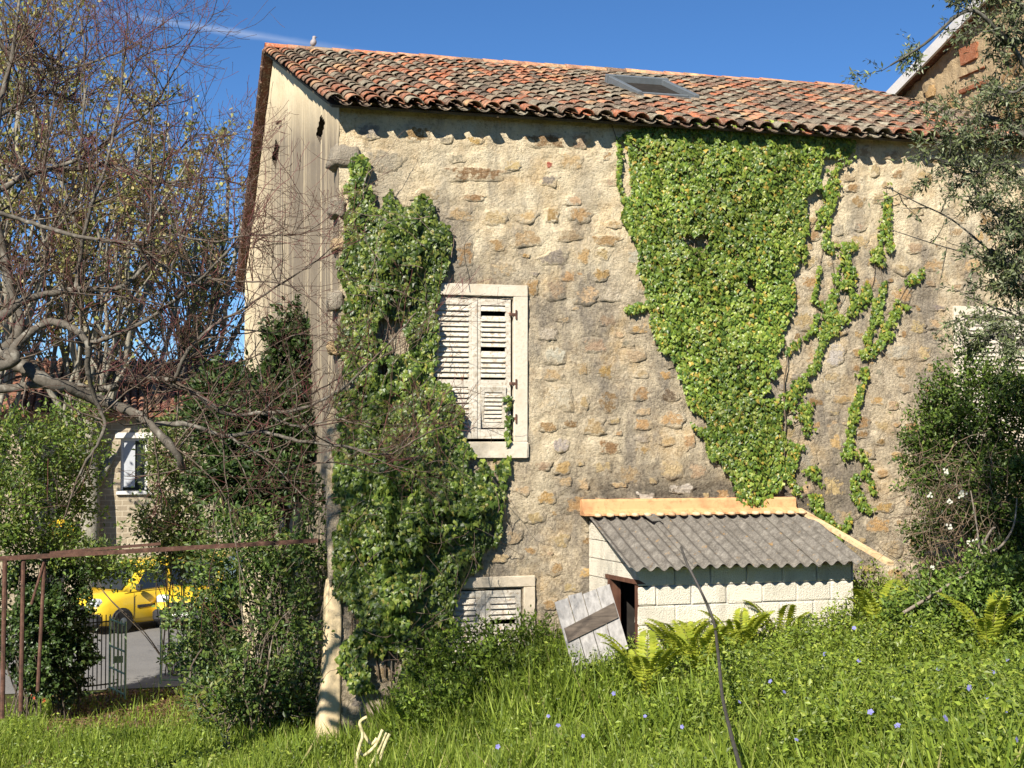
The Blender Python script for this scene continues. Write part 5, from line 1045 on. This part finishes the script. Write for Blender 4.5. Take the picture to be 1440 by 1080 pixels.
def fern(x, y, L, nf, label):
    p = ground_hit(x, y, .12); p[2] = float(zg(p[0], p[1])) + .05; L *= 1.25; t = thing('fern', p, label, 'fern', 'ferns growing below the shed wall')
    for k in range(nf):
        a = k * 6.283 / nf + RNG.normal(0, .3); d = np.array((math.cos(a), math.sin(a), 0)); s = np.linspace(0, 1, 22); l = L * RNG.uniform(.75, 1.1); R_ = p + d * (s ** 1.3 * .55 * l)[:, None] + np.array((0, 0, 1.)) * (l * (1.15 * s - .42 * s ** 2.6))[:, None]
        lm = LM(); T_ = np.gradient(R_, axis=0); sd_ = np.cross(unit(T_), (0, 0, 1.)); sd_ = unit(sd_); nrm = np.cross(sd_, unit(T_))
        for sg_ in (-1, 1): i = np.arange(3, 22); lm.add(T_DIA * (.9, 1, 1), F_DIA, R_[i], sg_ * sd_[i] + .45 * unit(T_[i]) - nrm[i] * .1, nrm[i] + RNG.normal(0, .15, (len(i), 3)), (.19 * l) * np.sin(np.pi * (1 - s[i]) ** .75 * .9 + .12) * .75, pal(len(i), [(.34, .37, .04), (.27, .32, .035)], None, .12))
        i = np.arange(21); lm.add(T_BL * (3, 1, 0), F_BL, R_[i], T_[i], nrm[i], np.linalg.norm(T_[i], axis=1) * 1.3, pal(21, [(.2, .2, .05)], None, .05)); lm.part('frond', M['grass'], t)
for x, y, L, nf, lb in ((985, 965, 1.0, 9, 'yellow-green fern with arching fronds just left of the black hose'), (910, 985, .85, 8, 'small fern below the shed doorway'), (1040, 930, .8, 8, 'fern against the shed wall, right of the hose'), (1098, 915, .75, 7, 'low fern at the middle of the shed wall'), (1240, 905, .85, 8, 'fern at the right end of the shed'), (955, 940, .7, 7, 'fern at the left part of the shed wall'), (1390, 925, .8, 7, 'fern in front of the bramble at the right edge')): fern(x, y, L, nf, lb)
# brown leaf litter by the gate, red and purple flowers
lt_ = LM(); P = np.concatenate([RNG.uniform((-3.9, 2.5, 0), (-1.0, 9.8, 0), (16000, 3)), RNG.uniform((-4.6, -.6, 0), (-3.2, 1.5, 0), (1500, 3))]); P[:, 2] = zg(P[:, 0], P[:, 1]) + RNG.random(len(P)) * .04; k = len(P)
lt_.add(T_LEAF * (1.6, 1, 1), F_LEAF, P, rdir(k) * (1, 1, .3), rdir(k) * .4 + (0, 0, 1.), RNG.uniform(.05, .10, k), pal(k, [(.17, .09, .055), (.23, .14, .09), (.11, .06, .04)])); tag(lt_.part('leaf_litter', M['leaf']), 'brown dead leaves lying on the path to the gate', 'dead leaves', kind='stuff')
p = ground_hit(42, 985, .1); t = thing('red_flowers', G(p), 'low plant with coral red flowers at the foot of the rusty posts', 'flowers'); lm = LM(); k = 60; lm.add(T_LEAF, F_LEAF, p + RNG.normal(0, 1, (k, 3)) * (.22, .2, .05), rdir(k), rdir(k) + (0, 0, .5), RNG.uniform(.05, .09, k), pal(k, [(.12, .18, .03)])); lm.part('foliage', M['leaf'], t)
for k in range(9): blossom(p + RNG.normal(0, 1, 3) * (.2, .15, .05) + (0, 0, .1), .035, 'flower', t, (.60, .13, .06), 1)
p = ground_hit(318, 1062, .1); t = thing('hyacinth', G(p), 'deep purple hyacinth spike at the edge of the shaded grass', 'flower'); g0 = np.array(G(p)); fm = FM(); fm.tube([g0, g0 + (0, 0, .15), g0 + (.01, 0, .34)], (.008, .008, .005), (.1, .16, .03), 5); fm.part('stem', M['bark'], t)
lm = LM(); k = 110; a = RNG.random(k) * 6.28; zz = RNG.uniform(.15, .36, k); dv = np.stack([np.cos(a), np.sin(a), np.full(k, .3)], 1); lm.add(T_LEAF, F_LEAF, g0 + dv * .02 + np.stack([0 * a, 0 * a, zz], 1), dv, rdir(k) * .3 + (0, 0, 1.), np.full(k, .035), pal(k, [(.13, .04, .22), (.20, .06, .30)])); lm.part('blossom', M['petal'], t)

# ================================================================ hoses, bird
M['rubber'] = flat('black_hose_rubber', (.06, .055, .05), .6, .3); M['cream'] = flat('cream_hose', (.52, .46, .25), .7, .2, .5, 16)
hz = thing('black_hose', (4.6, -2.5, -.3), 'thin black hose hanging from the shed roof down into the grass', 'hose')
q = smooth_path([atD(958, 772, 17.25) + (0, 0, .02), atD(966, 792, 16.95), atD(985, 830, 16.7), atD(1003, 872, 16.5), ground_hit(1011, 930, .82), ground_hit(1016, 980, .68), ground_hit(1028, 1032, .58), ground_hit(1042, 1085, .52), ground_hit(1056, 1150, .3)], 8); mb = MB(); mb.tube(q, .016, 8); mb.part('tube', M['rubber'], hz, True)
cz_ = thing('cream_hose', G(atD(520, 1090, 15.6)), 'tangled cream coloured hose lying in the grass at the house corner', 'hose')
for j, pts in enumerate(([(516, 1008), (506, 1016), (510, 1034), (504, 1056), (500, 1090)], [(548, 1032), (540, 1050), (528, 1090)], [(538, 1026), (528, 1048), (512, 1062), (505, 1055)], [(543, 1030), (530, 1060), (514, 1092)], [(510, 1030), (522, 1046), (530, 1038)])): mb = MB(); mb.tube(smooth_path([atD(x, y, 15.4 + .04 * j) for x, y in pts], 6), .018, 8); mb.part('loop', M['cream'], cz_, True)
bp = np.array((onY(440, 66, YR)[0], YR, ZR + .20)); bd = thing('bird', bp, 'small grey bird perched near the left end of the roof ridge', 'bird')
prof = [(.005, -.02), (.05, .0), (.07, .05), (.065, .10), (.04, .14), (.036, .16), (.042, .185), (.034, .21), (.005, .222)]
mb = MB(); mb.lathe(prof, 12, (.30, .27, .27), lambda v: v * (.85, .9, .8) + np.stack([v[:, 2] * .12, 0 * v[:, 2], 0 * v[:, 2]], 1) + bp); mb.part('body', M['plainc'], bd, True)
mb = MB(); mb.bbox((-.15, -.025, -.02), (-.02, .025, .005), .006, (.2, .18, .18), lambda v: rotM((0, 1, 0), -.5)(v) + bp); mb.part('tail', M['plainc'], bd)
mb = MB(); mb.bbox((.045, -.007, .152), (.08, .007, .16), .003, (.12, .10, .09), lambda v: v + bp); mb.part('beak', M['plainc'], bd)
